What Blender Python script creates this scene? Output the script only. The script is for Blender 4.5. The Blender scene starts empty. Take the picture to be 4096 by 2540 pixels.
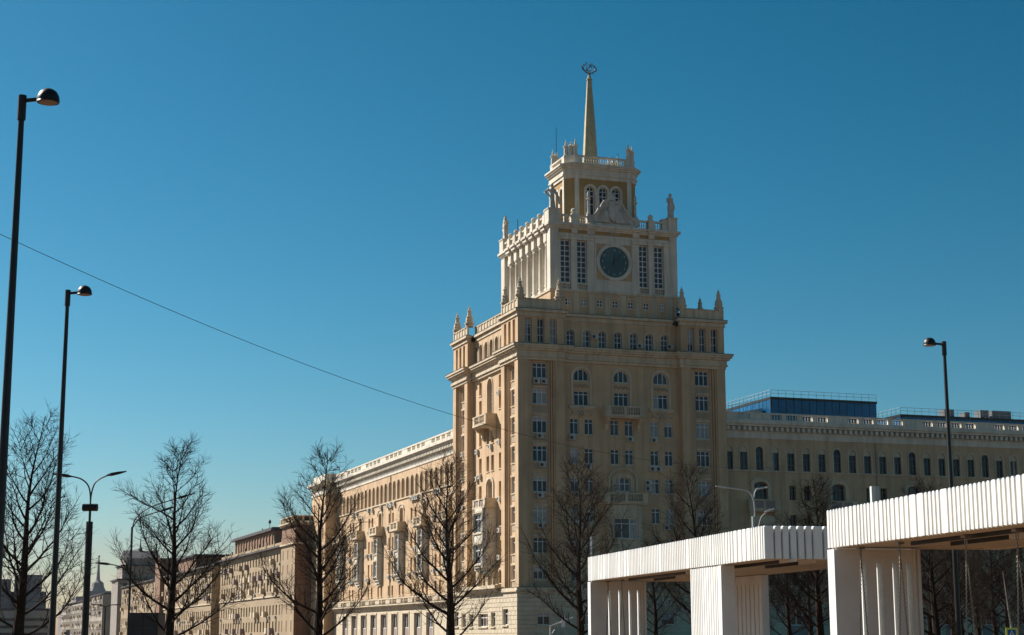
import bpy, math, random
from math import sin, cos, pi, radians
from mathutils import Vector, Matrix

S = bpy.context.scene
COL = S.collection

# ------------------------------------------------------------------ camera, world, sun, exposure
CX, CY, CZ = -67.8275, -193.454, 1.6
PITCH, ROLL, YAW = radians(10.718), radians(-0.183), radians(19.125)
cam = bpy.data.cameras.new("camera")
cam.sensor_fit = 'HORIZONTAL'
cam.sensor_width = 36.0
cam.lens = 36.0 * 6718.4 / 4096.0
cam.clip_end = 20000.0
cam_o = bpy.data.objects.new("camera", cam)
COL.objects.link(cam_o)
fwd = Vector((sin(YAW) * cos(PITCH), cos(YAW) * cos(PITCH), sin(PITCH)))
right = Vector((cos(YAW), -sin(YAW), 0))
up = right.cross(fwd)
r2 = cos(ROLL) * right + sin(ROLL) * up
u2 = -sin(ROLL) * right + cos(ROLL) * up
M = Matrix((r2, u2, -fwd)).transposed().to_4x4()
M.translation = (CX, CY, CZ)
cam_o.matrix_world = M
S.camera = cam_o

SUN_EL = radians(39)
SUN_H = Vector((-0.643, 0.766, 0)).normalized()          # horizontal direction towards the sun
SUN_DIR = Vector((SUN_H.x * cos(SUN_EL), SUN_H.y * cos(SUN_EL), sin(SUN_EL)))
world = bpy.data.worlds.new("World")
S.world = world
world.use_nodes = True
wn = world.node_tree
wn.nodes.clear()
sky = wn.nodes.new('ShaderNodeTexSky')
sky.sky_type = 'NISHITA'
sky.sun_disc = False
sky.sun_elevation = SUN_EL
sky.sun_rotation = math.atan2(SUN_H.x, SUN_H.y)
sky.altitude = 150
sky.air_density = 1.0
sky.dust_density = 0.55
sky.ozone_density = 4.5
gam = wn.nodes.new('ShaderNodeGamma')
gam.inputs['Gamma'].default_value = 1.5
hsv = wn.nodes.new('ShaderNodeHueSaturation')
hsv.inputs['Hue'].default_value = 0.468
hsv.inputs['Saturation'].default_value = 1.16
hsv.inputs['Value'].default_value = 0.405
tint = wn.nodes.new('ShaderNodeMix')
tint.data_type = 'RGBA'
tint.blend_type = 'MULTIPLY'
tint.inputs['Factor'].default_value = 1.0
tint.inputs['B'].default_value = (1.04, 0.923, 0.904, 1)
bg = wn.nodes.new('ShaderNodeBackground')
bg.inputs[1].default_value = 0.05
wo = wn.nodes.new('ShaderNodeOutputWorld')
wn.links.new(sky.outputs[0], gam.inputs['Color'])
wn.links.new(gam.outputs[0], hsv.inputs['Color'])
wn.links.new(hsv.outputs[0], tint.inputs['A'])
wn.links.new(tint.outputs['Result'], bg.inputs[0])
wn.links.new(bg.outputs[0], wo.inputs[0])

sun = bpy.data.lights.new("sun", 'SUN')
sun.energy = 5.0
sun.angle = radians(0.53)
sun.color = (1.0, 0.94, 0.87)
sun_o = bpy.data.objects.new("sun", sun)
sun_o.rotation_euler = SUN_DIR.to_track_quat('Z', 'Y').to_euler()
sun_o.location = (-60, 60, 120)
COL.objects.link(sun_o)

S.view_settings.view_transform = 'Standard'
S.view_settings.look = 'None'
S.view_settings.gamma = 1.0
S.view_settings.use_curve_mapping = False
S.view_settings.exposure = 0.72

# ------------------------------------------------------------------ materials
def mat(name, c, rough=0.85, var=0.12, scale=0.6, streak=0.0, bump=0.0, bscale=8.0, metal=0.0, spec=0.3, dirt=None):
    m = bpy.data.materials.new(name)
    m.use_nodes = True
    nt = m.node_tree
    p = nt.nodes['Principled BSDF']
    p.inputs['Roughness'].default_value = rough
    p.inputs['Metallic'].default_value = metal
    p.inputs['Specular IOR Level'].default_value = spec
    geo = nt.nodes.new('ShaderNodeNewGeometry')
    n1 = nt.nodes.new('ShaderNodeTexNoise')
    n1.inputs['Scale'].default_value = scale
    n1.inputs['Detail'].default_value = 6
    n1.inputs['Roughness'].default_value = 0.65
    nt.links.new(geo.outputs['Position'], n1.inputs['Vector'])
    mr = nt.nodes.new('ShaderNodeMapRange')
    mr.inputs['From Min'].default_value = 0.3
    mr.inputs['From Max'].default_value = 0.7
    nt.links.new(n1.outputs['Fac'], mr.inputs['Value'])
    mix = nt.nodes.new('ShaderNodeMix')
    mix.data_type = 'RGBA'
    lo = [max(0, v * (1 - var)) for v in c]
    hi = [min(1, v * (1 + var)) for v in c]
    mix.inputs['A'].default_value = (*lo, 1)
    mix.inputs['B'].default_value = (*hi, 1)
    nt.links.new(mr.outputs['Result'], mix.inputs['Factor'])
    out = mix.outputs['Result']
    if streak > 0:
        mp = nt.nodes.new('ShaderNodeMapping')
        mp.inputs['Scale'].default_value = (1.6, 1.6, 0.12)
        nt.links.new(geo.outputs['Position'], mp.inputs['Vector'])
        n2 = nt.nodes.new('ShaderNodeTexNoise')
        n2.inputs['Scale'].default_value = 1.0
        n2.inputs['Detail'].default_value = 5
        nt.links.new(mp.outputs[0], n2.inputs['Vector'])
        mr2 = nt.nodes.new('ShaderNodeMapRange')
        mr2.inputs['From Min'].default_value = 0.44
        mr2.inputs['From Max'].default_value = 0.70
        mr2.inputs['To Max'].default_value = streak
        nt.links.new(n2.outputs['Fac'], mr2.inputs['Value'])
        mx = nt.nodes.new('ShaderNodeMix')
        mx.data_type = 'RGBA'
        d = dirt or [v * 0.45 for v in c]
        mx.inputs['B'].default_value = (*d, 1)
        nt.links.new(mr2.outputs['Result'], mx.inputs['Factor'])
        nt.links.new(out, mx.inputs['A'])
        out = mx.outputs['Result']
    nt.links.new(out, p.inputs['Base Color'])
    if bump > 0:
        n3 = nt.nodes.new('ShaderNodeTexNoise')
        n3.inputs['Scale'].default_value = bscale
        n3.inputs['Detail'].default_value = 4
        nt.links.new(geo.outputs['Position'], n3.inputs['Vector'])
        b = nt.nodes.new('ShaderNodeBump')
        b.inputs['Strength'].default_value = bump
        b.inputs['Distance'].default_value = 0.05
        nt.links.new(n3.outputs['Fac'], b.inputs['Height'])
        nt.links.new(b.outputs[0], p.inputs['Normal'])
    return m

def glass(name, c, rough=0.06, spec=0.28):
    m = mat(name, c, rough=rough, var=0.35, scale=0.35, spec=spec)
    return m

MT = {}
MT['wall'] = mat('cream_render', (0.57, 0.395, 0.235), var=0.16, scale=0.3, streak=0.42, bump=0.15, bscale=3)
MT['trim'] = mat('pale_stucco', (0.60, 0.49, 0.345), var=0.14, scale=0.5, streak=0.5, bump=0.1)
MT['white'] = mat('white_stucco', (0.67, 0.61, 0.50), var=0.13, scale=0.5, streak=0.45, bump=0.1)
MT['ochre'] = mat('ochre_render', (0.40, 0.25, 0.095), var=0.12, scale=0.6, streak=0.2)
MT['stone'] = mat('podium_limestone', (0.58, 0.49, 0.355), var=0.16, scale=1.2, streak=0.2, bump=0.3)
MT['panel'] = mat('mauve_grey_panel', (0.30, 0.24, 0.21), var=0.12)
MT['brown'] = mat('brown_brick_render', (0.25, 0.145, 0.09), var=0.15, scale=0.5, streak=0.3)
MT['sand'] = mat('sand_render', (0.37, 0.275, 0.17), var=0.14, scale=0.3, streak=0.35)
MT['greyblock'] = mat('weathered_grey_render', (0.30, 0.26, 0.22), var=0.15, scale=0.3, streak=0.3)
MT['frame'] = mat('white_window_paint', (0.70, 0.69, 0.66), rough=0.5, var=0.06)
MT['browndark'] = mat('dark_window_frame', (0.16, 0.12, 0.09), rough=0.5, var=0.1)
MT['g0'] = glass('dark_glass', (0.014, 0.016, 0.024))
MT['g1'] = glass('blue_grey_glass', (0.06, 0.062, 0.07))
MT['g2'] = glass('curtained_glass', (0.30, 0.29, 0.27), rough=0.12)
MT['clock'] = glass('clock_dial_glass', (0.055, 0.09, 0.085), rough=0.2)
MT['clockmark'] = mat('clock_marks', (0.42, 0.50, 0.46), var=0.1)
MT['metal'] = mat('black_lamp_paint', (0.012, 0.011, 0.010), rough=0.45, var=0.2, spec=0.4)
MT['greymetal'] = mat('galvanised_grey', (0.42, 0.43, 0.42), rough=0.45, var=0.1, metal=0.3)
MT['lampwhite'] = mat('pale_grey_lamp_paint', (0.62, 0.62, 0.58), rough=0.45, var=0.08)
MT['roof'] = mat('dark_roof_sheet', (0.07, 0.06, 0.06), rough=0.6, var=0.2)
MT['gold'] = mat('weathered_gilt_sheet', (0.48, 0.385, 0.215), rough=0.5, var=0.2, scale=1.5, metal=0.25, streak=0.3)
MT['ac'] = mat('ac_casing', (0.52, 0.49, 0.43), rough=0.6, var=0.15)
MT['acfan'] = mat('ac_fan_grille', (0.05, 0.045, 0.04), rough=0.6)
MT['canopy'] = mat('white_painted_boards', (0.73, 0.725, 0.695), rough=0.55, var=0.07, scale=1.2, bump=0.05, streak=0.22, dirt=(0.42, 0.40, 0.36))
MT['canopyin'] = mat('cream_ceiling_boards', (0.66, 0.58, 0.46), rough=0.7, var=0.06)
MT['bark'] = mat('dark_bark', (0.032, 0.023, 0.017), rough=0.95, var=0.4, scale=8, bump=0.5, bscale=20, spec=0.1)
MT['barkpale'] = mat('pale_bark', (0.34, 0.30, 0.26), rough=0.9, var=0.4, scale=6)
MT['steel'] = mat('dull_chain_steel', (0.22, 0.20, 0.17), rough=0.4, var=0.2, metal=0.6)
MT['bglass'] = glass('deep_blue_curtain_glass', (0.012, 0.095, 0.22), rough=0.08)
MT['statue'] = mat('grey_cast_stone', (0.56, 0.52, 0.45), var=0.16, scale=1.5, streak=0.35, bump=0.2)
MT['wood'] = mat('swing_wood', (0.35, 0.22, 0.12), rough=0.6)
MT['signY'] = mat('fluorescent_sign_yellow', (0.72, 0.82, 0.10), rough=0.5, var=0.03)
MT['signB'] = mat('sign_blue', (0.01, 0.16, 0.42), rough=0.4, var=0.03)
MT['signW'] = mat('sign_white', (0.78, 0.80, 0.78), rough=0.5, var=0.03)
MT['far'] = mat('distant_grey_stone', (0.20, 0.18, 0.18), var=0.2, scale=0.1)
MT['farlight'] = mat('distant_pale_facade', (0.36, 0.31, 0.25), var=0.25, scale=0.1)
MT['vent'] = mat('vent_grey', (0.15, 0.16, 0.16), rough=0.5, var=0.2)
MT['apron'] = mat('grey_apron_stucco', (0.40, 0.315, 0.22), var=0.15, scale=1.0, streak=0.3)
MT['flash'] = mat('dark_roof_flashing', (0.05, 0.045, 0.04), rough=0.6, var=0.3)
MT['blind'] = mat('pale_window_blind', (0.42, 0.41, 0.39), rough=0.7, var=0.15, scale=2.0)
MT['wire'] = mat('cable_black', (0.02, 0.02, 0.022), rough=0.6)

# ------------------------------------------------------------------ mesh builder
WL = {}
class Fr:
    """facade frame: u along the wall, n outwards, z up"""
    def __init__(s, o, U, N, rot):
        s.o, s.U, s.N, s.rot = Vector(o), Vector(U), Vector(N), rot
    def p(s, u, n, z):
        v = s.o + s.U * u + s.N * n
        return (v.x, v.y, z)
FRONT = Fr((0, 0, 0), (1, 0, 0), (0, -1, 0), 0.0)
LEFT = Fr((0, 0, 0), (0, 1, 0), (-1, 0, 0), -pi / 2)
W = FRONT

class MB:
    def __init__(s):
        s.v, s.f = [], []
    def poly(s, pts):
        b = len(s.v)
        s.v += pts
        s.f.append(tuple(range(b, b + len(pts))))
    def box(s, F, u0, u1, n0, n1, z0, z1):
        b = len(s.v)
        for z in (z0, z1):
            s.v += [F.p(u0, n0, z), F.p(u1, n0, z), F.p(u1, n1, z), F.p(u0, n1, z)]
        s.f += [(b, b + 1, b + 2, b + 3), (b + 4, b + 5, b + 6, b + 7), (b, b + 1, b + 5, b + 4),
                (b + 1, b + 2, b + 6, b + 5), (b + 2, b + 3, b + 7, b + 6), (b + 3, b, b + 4, b + 7)]
        return s
    def prism(s, F, out, n0, n1):
        k = len(out)
        b = len(s.v)
        for n in (n0, n1):
            s.v += [F.p(u, n, z) for u, z in out]
        s.f += [tuple(range(b, b + k)), tuple(range(b + k, b + 2 * k))]
        for i in range(k):
            j = (i + 1) % k
            s.f.append((b + i, b + j, b + k + j, b + k + i))
        return s
    def lathe(s, c, prof, seg=10, sx=1.0, sy=1.0, rot=0.0):
        b = len(s.v)
        for r, z in prof:
            for i in range(seg):
                a = 2 * pi * i / seg + rot
                s.v.append((c[0] + r * cos(a) * sx, c[1] + r * sin(a) * sy, c[2] + z))
        for k in range(len(prof) - 1):
            for i in range(seg):
                j = (i + 1) % seg
                s.f.append((b + k * seg + i, b + k * seg + j, b + (k + 1) * seg + j, b + (k + 1) * seg + i))
        s.f.append(tuple(b + i for i in range(seg)))
        t = b + (len(prof) - 1) * seg
        s.f.append(tuple(t + i for i in range(seg)))
        return s
    def tube(s, pts, rad, k=6, cap=True):
        pts = [Vector(p) for p in pts]
        n = len(pts)
        if not isinstance(rad, (list, tuple)):
            rad = [rad] * n
        b = len(s.v)
        ref = None
        for i, p in enumerate(pts):
            d = (pts[min(i + 1, n - 1)] - pts[max(i - 1, 0)])
            if d.length < 1e-9:
                d = Vector((0, 0, 1))
            d.normalize()
            if ref is None:
                ref = Vector((1, 0, 0)) if abs(d.x) < 0.8 else Vector((0, 1, 0))
            x = (ref - d * ref.dot(d)).normalized()
            y = d.cross(x)
            ref = x
            r = rad[i]
            for q in range(k):
                a = 2 * pi * q / k
                w = p + x * (r * cos(a)) + y * (r * sin(a))
                s.v.append((w.x, w.y, w.z))
        for i in range(n - 1):
            for q in range(k):
                j = (q + 1) % k
                s.f.append((b + i * k + q, b + i * k + j, b + (i + 1) * k + j, b + (i + 1) * k + q))
        if cap:
            s.f.append(tuple(b + q for q in range(k)))
            s.f.append(tuple(b + (n - 1) * k + q for q in range(k)))
        return s
    def wall(s, F, u0, u1, z0, z1, n, ops, dep=0.3, seg=10):
        """sheet of wall with real openings and reveals; ops = (ua, ub, za, zb, rise)"""
        us = sorted({u0, u1} | {o[0] for o in ops} | {o[1] for o in ops})
        us = [u for u in us if u0 - 1e-6 <= u <= u1 + 1e-6]
        for a, b in zip(us, us[1:]):
            if b - a < 1e-6:
                continue
            m = (a + b) / 2
            iv = sorted((o[2], o[3]) for o in ops if o[0] < m < o[1])
            z = z0
            for p, q in iv:
                if p > z + 1e-6:
                    s.poly([F.p(a, n, z), F.p(b, n, z), F.p(b, n, p), F.p(a, n, p)])
                z = max(z, q)
            if z < z1 - 1e-6:
                s.poly([F.p(a, n, z), F.p(b, n, z), F.p(b, n, z1), F.p(a, n, z1)])
        d = n - dep
        for ua, ub, za, zb, rise in ops:
            zs = zb - rise
            s.poly([F.p(ua, n, za), F.p(ua, d, za), F.p(ua, d, zs), F.p(ua, n, zs)])
            s.poly([F.p(ub, n, za), F.p(ub, d, za), F.p(ub, d, zs), F.p(ub, n, zs)])
            s.poly([F.p(ua, n, za), F.p(ub, n, za), F.p(ub, d, za), F.p(ua, d, za)])
            if rise <= 0:
                s.poly([F.p(ua, n, zb), F.p(ub, n, zb), F.p(ub, d, zb), F.p(ua, d, zb)])
            else:
                c = (ua + ub) / 2
                w = (ub - ua) / 2
                arc = [(c - w * cos(pi * i / seg), zs + rise * sin(pi * i / seg)) for i in range(seg + 1)]
                for i in range(seg):
                    (x0, y0), (x1, y1) = arc[i], arc[i + 1]
                    s.poly([F.p(x0, n, y0), F.p(x1, n, y1), F.p(x1, d, y1), F.p(x0, d, y0)])
                    s.poly([F.p(x0, n, y0), F.p(x1, n, y1), F.p(x1, n, zb), F.p(x0, n, zb)])
        return s
    def arch_band(s, F, uc, w, r, zs, rise, z0, n0, n1, seg=12):
        """raised surround: inner half width w, band width r, springing zs"""
        inn = [(uc - w * cos(pi * i / seg), zs + rise * sin(pi * i / seg)) for i in range(seg + 1)]
        ou = [(uc - (w + r) * cos(pi * i / seg), zs + (rise + r) * sin(pi * i / seg)) for i in range(seg + 1)]
        inn = [(uc - w, z0)] + inn + [(uc + w, z0)]
        ou = [(uc - w - r, z0)] + ou + [(uc + w + r, z0)]
        for i in range(len(inn) - 1):
            a, b, c, d = inn[i], inn[i + 1], ou[i + 1], ou[i]
            s.poly([F.p(*a[:1], n1, a[1]), F.p(b[0], n1, b[1]), F.p(c[0], n1, c[1]), F.p(d[0], n1, d[1])])
            s.poly([F.p(d[0], n0, d[1]), F.p(c[0], n0, c[1]), F.p(c[0], n1, c[1]), F.p(d[0], n1, d[1])])
            s.poly([F.p(a[0], n0, a[1]), F.p(b[0], n0, b[1]), F.p(b[0], n1, b[1]), F.p(a[0], n1, a[1])])
        return s
    def mesh(s, name, m, off=(0, 0, 0)):
        me = bpy.data.meshes.new(name)
        ox, oy, oz = off
        me.from_pydata([(x - ox, y - oy, z - oz) for x, y, z in s.v], [], s.f)
        me.materials.append(MT[m])
        return me
    def build(s, name, m, parent=None, stuff=False, label=None, smooth=False):
        off = WL.get(parent.name, (0, 0, 0)) if parent else (0, 0, 0)
        me = s.mesh(name, m, off)
        o = bpy.data.objects.new(name, me)
        COL.objects.link(o)
        if parent:
            o.parent = parent
        WL[o.name] = off
        if stuff:
            o['kind'] = 'stuff'
        if label:
            o['label'] = label
        if smooth:
            me.polygons.foreach_set('use_smooth', [True] * len(me.polygons))
        return o

def thing(name, label, cat, loc=(0, 0, 0), group=None):
    o = bpy.data.objects.new(name, None)
    COL.objects.link(o)
    o.location = loc
    o.empty_display_size = 0.3
    o['label'] = label
    o['category'] = cat
    if group:
        o['group'] = group
    WL[o.name] = tuple(loc)
    return o

def struct(o):
    o['kind'] = 'structure'
    return o

def inst(me, name, parent, loc, rz=0.0, local=False, sc=None):
    o = bpy.data.objects.new(name, me)
    COL.objects.link(o)
    if parent:
        o.parent = parent
        if not local:
            w = WL.get(parent.name, (0, 0, 0))
            loc = (loc[0] - w[0], loc[1] - w[1], loc[2] - w[2])
    o.location = loc
    o.rotation_euler = (0, 0, rz)
    if sc:
        o.scale = sc
    return o

def copy_tree(o, parent=None):
    c = o.copy()
    COL.objects.link(c)
    if parent:
        c.parent = parent
    for ch in list(o.children):
        copy_tree(ch, c)
    return c

# ------------------------------------------------------------------ windows
WC = {}
LF = Fr((0, 0, 0), (1, 0, 0), (0, -1, 0), 0)
def win_mesh(w, h, rise, cols, rows, bar, fr='frame'):
    key = (round(w, 2), round(h, 2), round(rise, 2), cols, rows, bar, fr)
    if key in WC:
        return WC[key]
    mb = MB()
    t = bar
    hw = w / 2
    zs = h - rise
    mb.box(LF, -hw, -hw + t, 0, 0.07, 0, zs)
    mb.box(LF, hw - t, hw, 0, 0.07, 0, zs)
    mb.box(LF, -hw + t, hw - t, 0, 0.07, 0, t)
    if rise <= 0:
        mb.box(LF, -hw + t, hw - t, 0, 0.07, h - t, h)
    else:
        mb.arch_band(LF, 0, hw - t, t, zs, max(0.05, rise - t), zs - 0.02, 0, 0.07)
    edges = [-hw]
    for i in range(1, cols):
        x = -hw + w * i / cols
        edges.append(x)
        top = h - t if rise <= 0 else zs + rise * math.sqrt(max(0, 1 - (x / hw) ** 2)) - t * 0.5
        mb.box(LF, x - t * 0.55, x + t * 0.55, 0, 0.062, t, top)
    edges.append(hw)
    for r in rows:
        mb.box(LF, -hw + t, hw - t, 0, 0.066, h * r - t * 0.5, h * r + t * 0.5)
    fm = mb.mesh('window_frame', fr)
    panes = []
    for a, b in zip(edges, edges[1:]):
        if rise <= 0:
            pts = [(a, 0, 0), (b, 0, 0), (b, 0, h), (a, 0, h)]
        else:
            n = 6
            arc = []
            for i in range(n + 1):
                x = b + (a - b) * i / n
                arc.append((x, 0, zs + rise * math.sqrt(max(0, 1 - (x / hw) ** 2))))
            pts = [(a, 0, 0), (b, 0, 0)] + arc
        ms = []
        for g in ('g0', 'g1', 'g2'):
            q = MB()
            q.poly([(x, y + 0.012, z) for x, y, z in pts])
            ms.append(q.mesh('pane', g))
        panes.append(ms)
    WC[key] = (fm, panes)
    return WC[key]

RW = random.Random(5)
def window(F, parent, uc, zb, n, w, h, rise=0, cols=2, rows=(0.68,), bar=0.08, var=None, dark=0.5, fr='frame', sill=None, head=None, apron=None, sur=(), dep=0.26, tm='trim'):
    """dep = how far the glass sits behind the wall face; sill / head / apron / sur add trim as parts of this window"""
    fm, ps = win_mesh(w, h, rise, cols, rows, bar, fr)
    x, y, z = F.p(uc, n, zb)
    o = inst(fm, 'window', parent, (x, y, z), F.rot)
    WL[o.name] = (x, y, z)
    if var is None:
        q = RW.random()
        var = 0 if q < dark else (1 if q < dark + (1 - dark) * 0.62 else 2)
    for ms in ps:
        v = var
        if RW.random() < 0.12:
            v = RW.choice((0, 1, 2))
        inst(ms[v], 'pane', o, (0, 0, 0), 0, True)
    if rise <= 0 and F is FRONT and fr == 'frame' and RW.random() < 0.34:
        hb = h * RW.choice((0.26, 0.3, 0.45, 0.62))
        q = MB(); q.box(LF, -w / 2 + bar, w / 2 - bar, -0.008, 0.004, h - hb, h - bar)
        inst(q.mesh('blind', RW.choice(('blind', 'blind', 'ac'))), 'blind', o, (0, 0, 0), 0, True)
    hw = w / 2
    def bit(name, key, f):
        key = (name, tm) + key
        if key not in WC:
            q = MB(); f(q); WC[key] = q.mesh(name, tm)
        inst(WC[key], name, o, (0, 0, 0), 0, True)
    if sill:
        bit('sill', (w, dep, sill), lambda q: q.box(LF, -hw - 0.08, hw + 0.08, dep - 0.02, dep + sill, -0.14, -0.01))
    if head:
        bit('header_ledge', (w, h, dep, head), lambda q: q.box(LF, -hw - 0.05, hw + 0.05, dep - 0.02, dep + head, h + 0.06, h + 0.30))
    if apron:
        tm0 = tm; tm = 'apron'
        bit('apron_panel', (w, dep, apron), lambda q: q.box(LF, -hw + 0.1, hw - 0.1, dep - 0.02, dep + 0.05, -0.95, -0.28))
        tm = tm0
    for (iw, band, spring, rs, zb0, proud) in sur:
        bit('surround', (iw, band, spring, rs, zb0, proud, dep), lambda q: q.arch_band(LF, 0, iw, band, spring, rs, zb0, dep - 0.02, dep + proud))
    return o

# ------------------------------------------------------------------ ground
g = MB()
g.poly([(-9000, -9000, 0), (9000, -9000, 0), (9000, 9000, 0), (-9000, 9000, 0)])
MT['paving'] = mat('warm_grey_paving', (0.115, 0.06, 0.026), var=0.2, scale=0.5, bump=0.2)
MT['asphalt'] = mat('asphalt', (0.06, 0.058, 0.055), var=0.25, scale=2)
MT['kerb'] = mat('granite_kerb', (0.33, 0.31, 0.29), var=0.15, scale=3)
gr = struct(g.build('ground', 'paving'))
rd = MB()
rd.poly([(-44, -60, 0.004), (-12, -60, 0.004), (-12, 900, 0.004), (-44, 900, 0.004)])
rd.poly([(-12, -52, 0.004), (200, -52, 0.004), (200, -22, 0.004), (-12, -22, 0.004)])
struct(rd.build('road', 'asphalt'))
kb = MB()
kb.box(W, -44.3, -44, 60, -900, 0, 0.13)
kb.box(W, -11.7, -11.4, 21.4, -900, 0, 0.13)
kb.box(W, -11.7, 200, 21.4, 21.7, 0, 0.13)
struct(kb.build('kerb', 'kerb'))

# ------------------------------------------------------------------ the hotel
H = thing('hotel_tower', 'tall cream stepped hotel tower with round clock, corner statues and gilded spire', 'building', (14, 14, 0))
TW = 28.34      # front width
TD = 27.15      # side depth

# AC units: casing > grille
_ac = MB(); _ac.box(LF, -0.42, 0.42, 0.0, 0.34, 0, 0.60); AC_ME = _ac.mesh('air_conditioner', 'ac')
_fn = MB()
_fn.prism(LF, [(-0.12 + 0.22 * cos(2 * pi * i / 12), 0.30 + 0.22 * sin(2 * pi * i / 12)) for i in range(12)], 0.34, 0.352)
FAN_ME = _fn.mesh('fan_grille', 'acfan')
def ac(F, uc, z, n=0.0, parent=None):
    parent = parent or H
    x, y, zz = F.p(uc, n, z)
    o = inst(AC_ME, 'air_conditioner', parent, (x, y, zz), F.rot)
    inst(FAN_ME, 'fan_grille', o, (0, 0, 0), 0, True)

def cornice(name, F, u0, u1, layers, m='trim', n=0.0, ret=None, parent=None):
    """stack of projecting mouldings; layers = (z0, z1, out). ends run on by `out` at flagged ends"""
    parent = parent or H
    mb = MB()
    a, b = ret or (0, 0)
    for z0, z1, o in layers:
        mb.box(F, u0 - (o if a else 0), u1 + (o if b else 0), n - 0.5, n + o, z0, z1)
    r = mb.build(name, m, parent)
    z0, z1, o = layers[-1]
    e = o + 0.03
    fl_ = MB()
    fl_.box(F, u0 - (e if a else 0), u1 + (e if b else 0), n - 0.3, n + e, z1 + 0.002, z1 + 0.055)
    fl_.build('flashing', 'flash', parent)
    return r

def pavilion(F, u0, side=1, wmax=6.15, rows=()):
    """corner pavilion of the shaft: two pilasters and a stepped niche with a column of windows"""
    u1 = u0 + wmax
    p = 1.22 * wmax / 6.15
    mb = MB()
    z0, z1 = 7.3, 35.2
    mb.box(F, u0 + (0.903 if F is LEFT and u0 < 1 else 0), u0 + p, -0.9, 0, z0, z1)
    mb.box(F, u1 - p, u1, -0.9, 0, z0, z1)
    st = 0.27
    for i in (1, 2, 3):
        d = -0.17 * i
        mb.box(F, u0 + p + st * (i - 1), u0 + p + st * i - 0.06, -0.9, d, z0, z1)
        mb.box(F, u1 - p - st * i + 0.06, u1 - p - st * (i - 1), -0.9, d, z0, z1)
    ia, ib = u0 + p + st * 3 - 0.07, u1 - p - st * 3 + 0.07
    uc = (ia + ib) / 2
    hw = min(0.95, (ib - ia) / 2 - 0.06)
    ops = [(uc - hw, uc + hw, a, b, 0) for a, b in rows]
    mb.wall(F, ia, ib, z0, z1, -0.62, ops, 0.25)
    mb.build('corner_pavilion', 'wall', H)
    for a, b in rows:
        window(F, H, uc, a, -0.86, 2 * hw, b - a, cols=3, rows=(0.72,), bar=0.085, dep=0.24, sill=0.12, head=0.15, apron=1)
    return uc

ROWS = [(33.05, 34.95), (29.8, 31.77), (26.2, 28.28), (22.65, 24.63), (18.9, 20.86), (15.2, 17.15), (11.45, 13.4), (8.3, 10.0)]
for F, tot, wp in ((FRONT, TW, 6.15), (LEFT, TD, 6.5)):
    for k, u0 in enumerate((0.0, tot - wp)):
        if F is LEFT and False:
            continue
        uc = pavilion(F, u0, wmax=wp, rows=ROWS)
        for r, (a, b) in enumerate(ROWS):
            q = RW.random()
            if F is FRONT and k == 0:
                if r == 0: ac(F, uc - 0.5, a - 0.78, -0.5); ac(F, uc + 0.5, a - 0.78, -0.5)
                elif r in (2, 4, 5): ac(F, uc - 0.1, a - 0.72, -0.5)
                elif r == 3: ac(F, uc + 0.2, a - 0.74, -0.5)
            elif F is LEFT and k == 1 and r in (2, 3, 4, 5):
                ac(F, uc - 0.1, a - 0.72, -0.5)

# rear pavilion flanks so that the tower is a solid block
core = MB()
core.box(W, 1.75, TW - 1.0, -2.35, -(TD - 1.2), 0.5, 41.0)
core.box(W, TW - 1.0, TW, -0.9, -TD, 7.3, 35.2)
core.box(W, 0.9, TW - 0.9, -(TD - 0.9), -TD, 7.3, 35.2)
core.build('inner_wall', 'wall', H)

# ---- centre of the front face
NC = -0.9
CB = (8.73, 14.17, 19.62)
ops = []
for i, c in enumerate(CB):
    ops.append((c - 0.98, c + 0.98, 29.85, 31.7, 0))
    ops.append((c - 0.98, c + 0.98, 33.0, 34.5, 0.95))
    for rr, (a, b) in enumerate(((26.22, 28.2), (22.6, 24.5), (19.05, 20.9), (15.3, 17.25), (11.5, 13.45), (8.1, 9.9))):
        if i == 1 and rr >= 2:
            continue
        for s in (-1, 1):
            ops.append((c + s * 0.98 - 0.58, c + s * 0.98 + 0.58, a, b, 0))
ops.append((14.17 - 0.98, 14.17 + 0.98, 19.25, 21.0, 0.35))
mb = MB()
mb.wall(FRONT, 6.1, TW - 6.1, 7.3, 35.5, NC, ops, 0.30)
mb.build('front_wall', 'wall', H)
for i, c in enumerate(CB):
    window(FRONT, H, c, 29.85, NC - 0.26, 1.96, 1.85, cols=3, rows=(0.76,), var=0, sur=((1.12, 0.28, 3.7, 1.02, 0, 0.10),))
    window(FRONT, H, c, 33.0, NC - 0.26, 1.96, 1.5, rise=0.95, cols=3, rows=(), var=(0, 1, 1)[i], sill=0.05)
    for rr, (a, b) in enumerate(((26.22, 28.2), (22.6, 24.5), (19.05, 20.9), (15.3, 17.25), (11.5, 13.45), (8.1, 9.9))):
        if i == 1 and rr >= 2:
            continue
        for sd in (-1, 1):
            window(FRONT, H, c + sd * 0.98, a, NC - 0.26, 1.16, b - a, cols=2, rows=(0.74,), dark=0.3, sill=0.10)
window(FRONT, H, 14.17, 19.25, NC - 0.26, 1.96, 1.75, rise=0.35, cols=3, rows=(0.55,), var=1, sur=((1.05, 0.45, 1.4, 0.40, 0, 0.12), (1.75, 0.22, 1.65, 1.05, 0, 0.22)))
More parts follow.
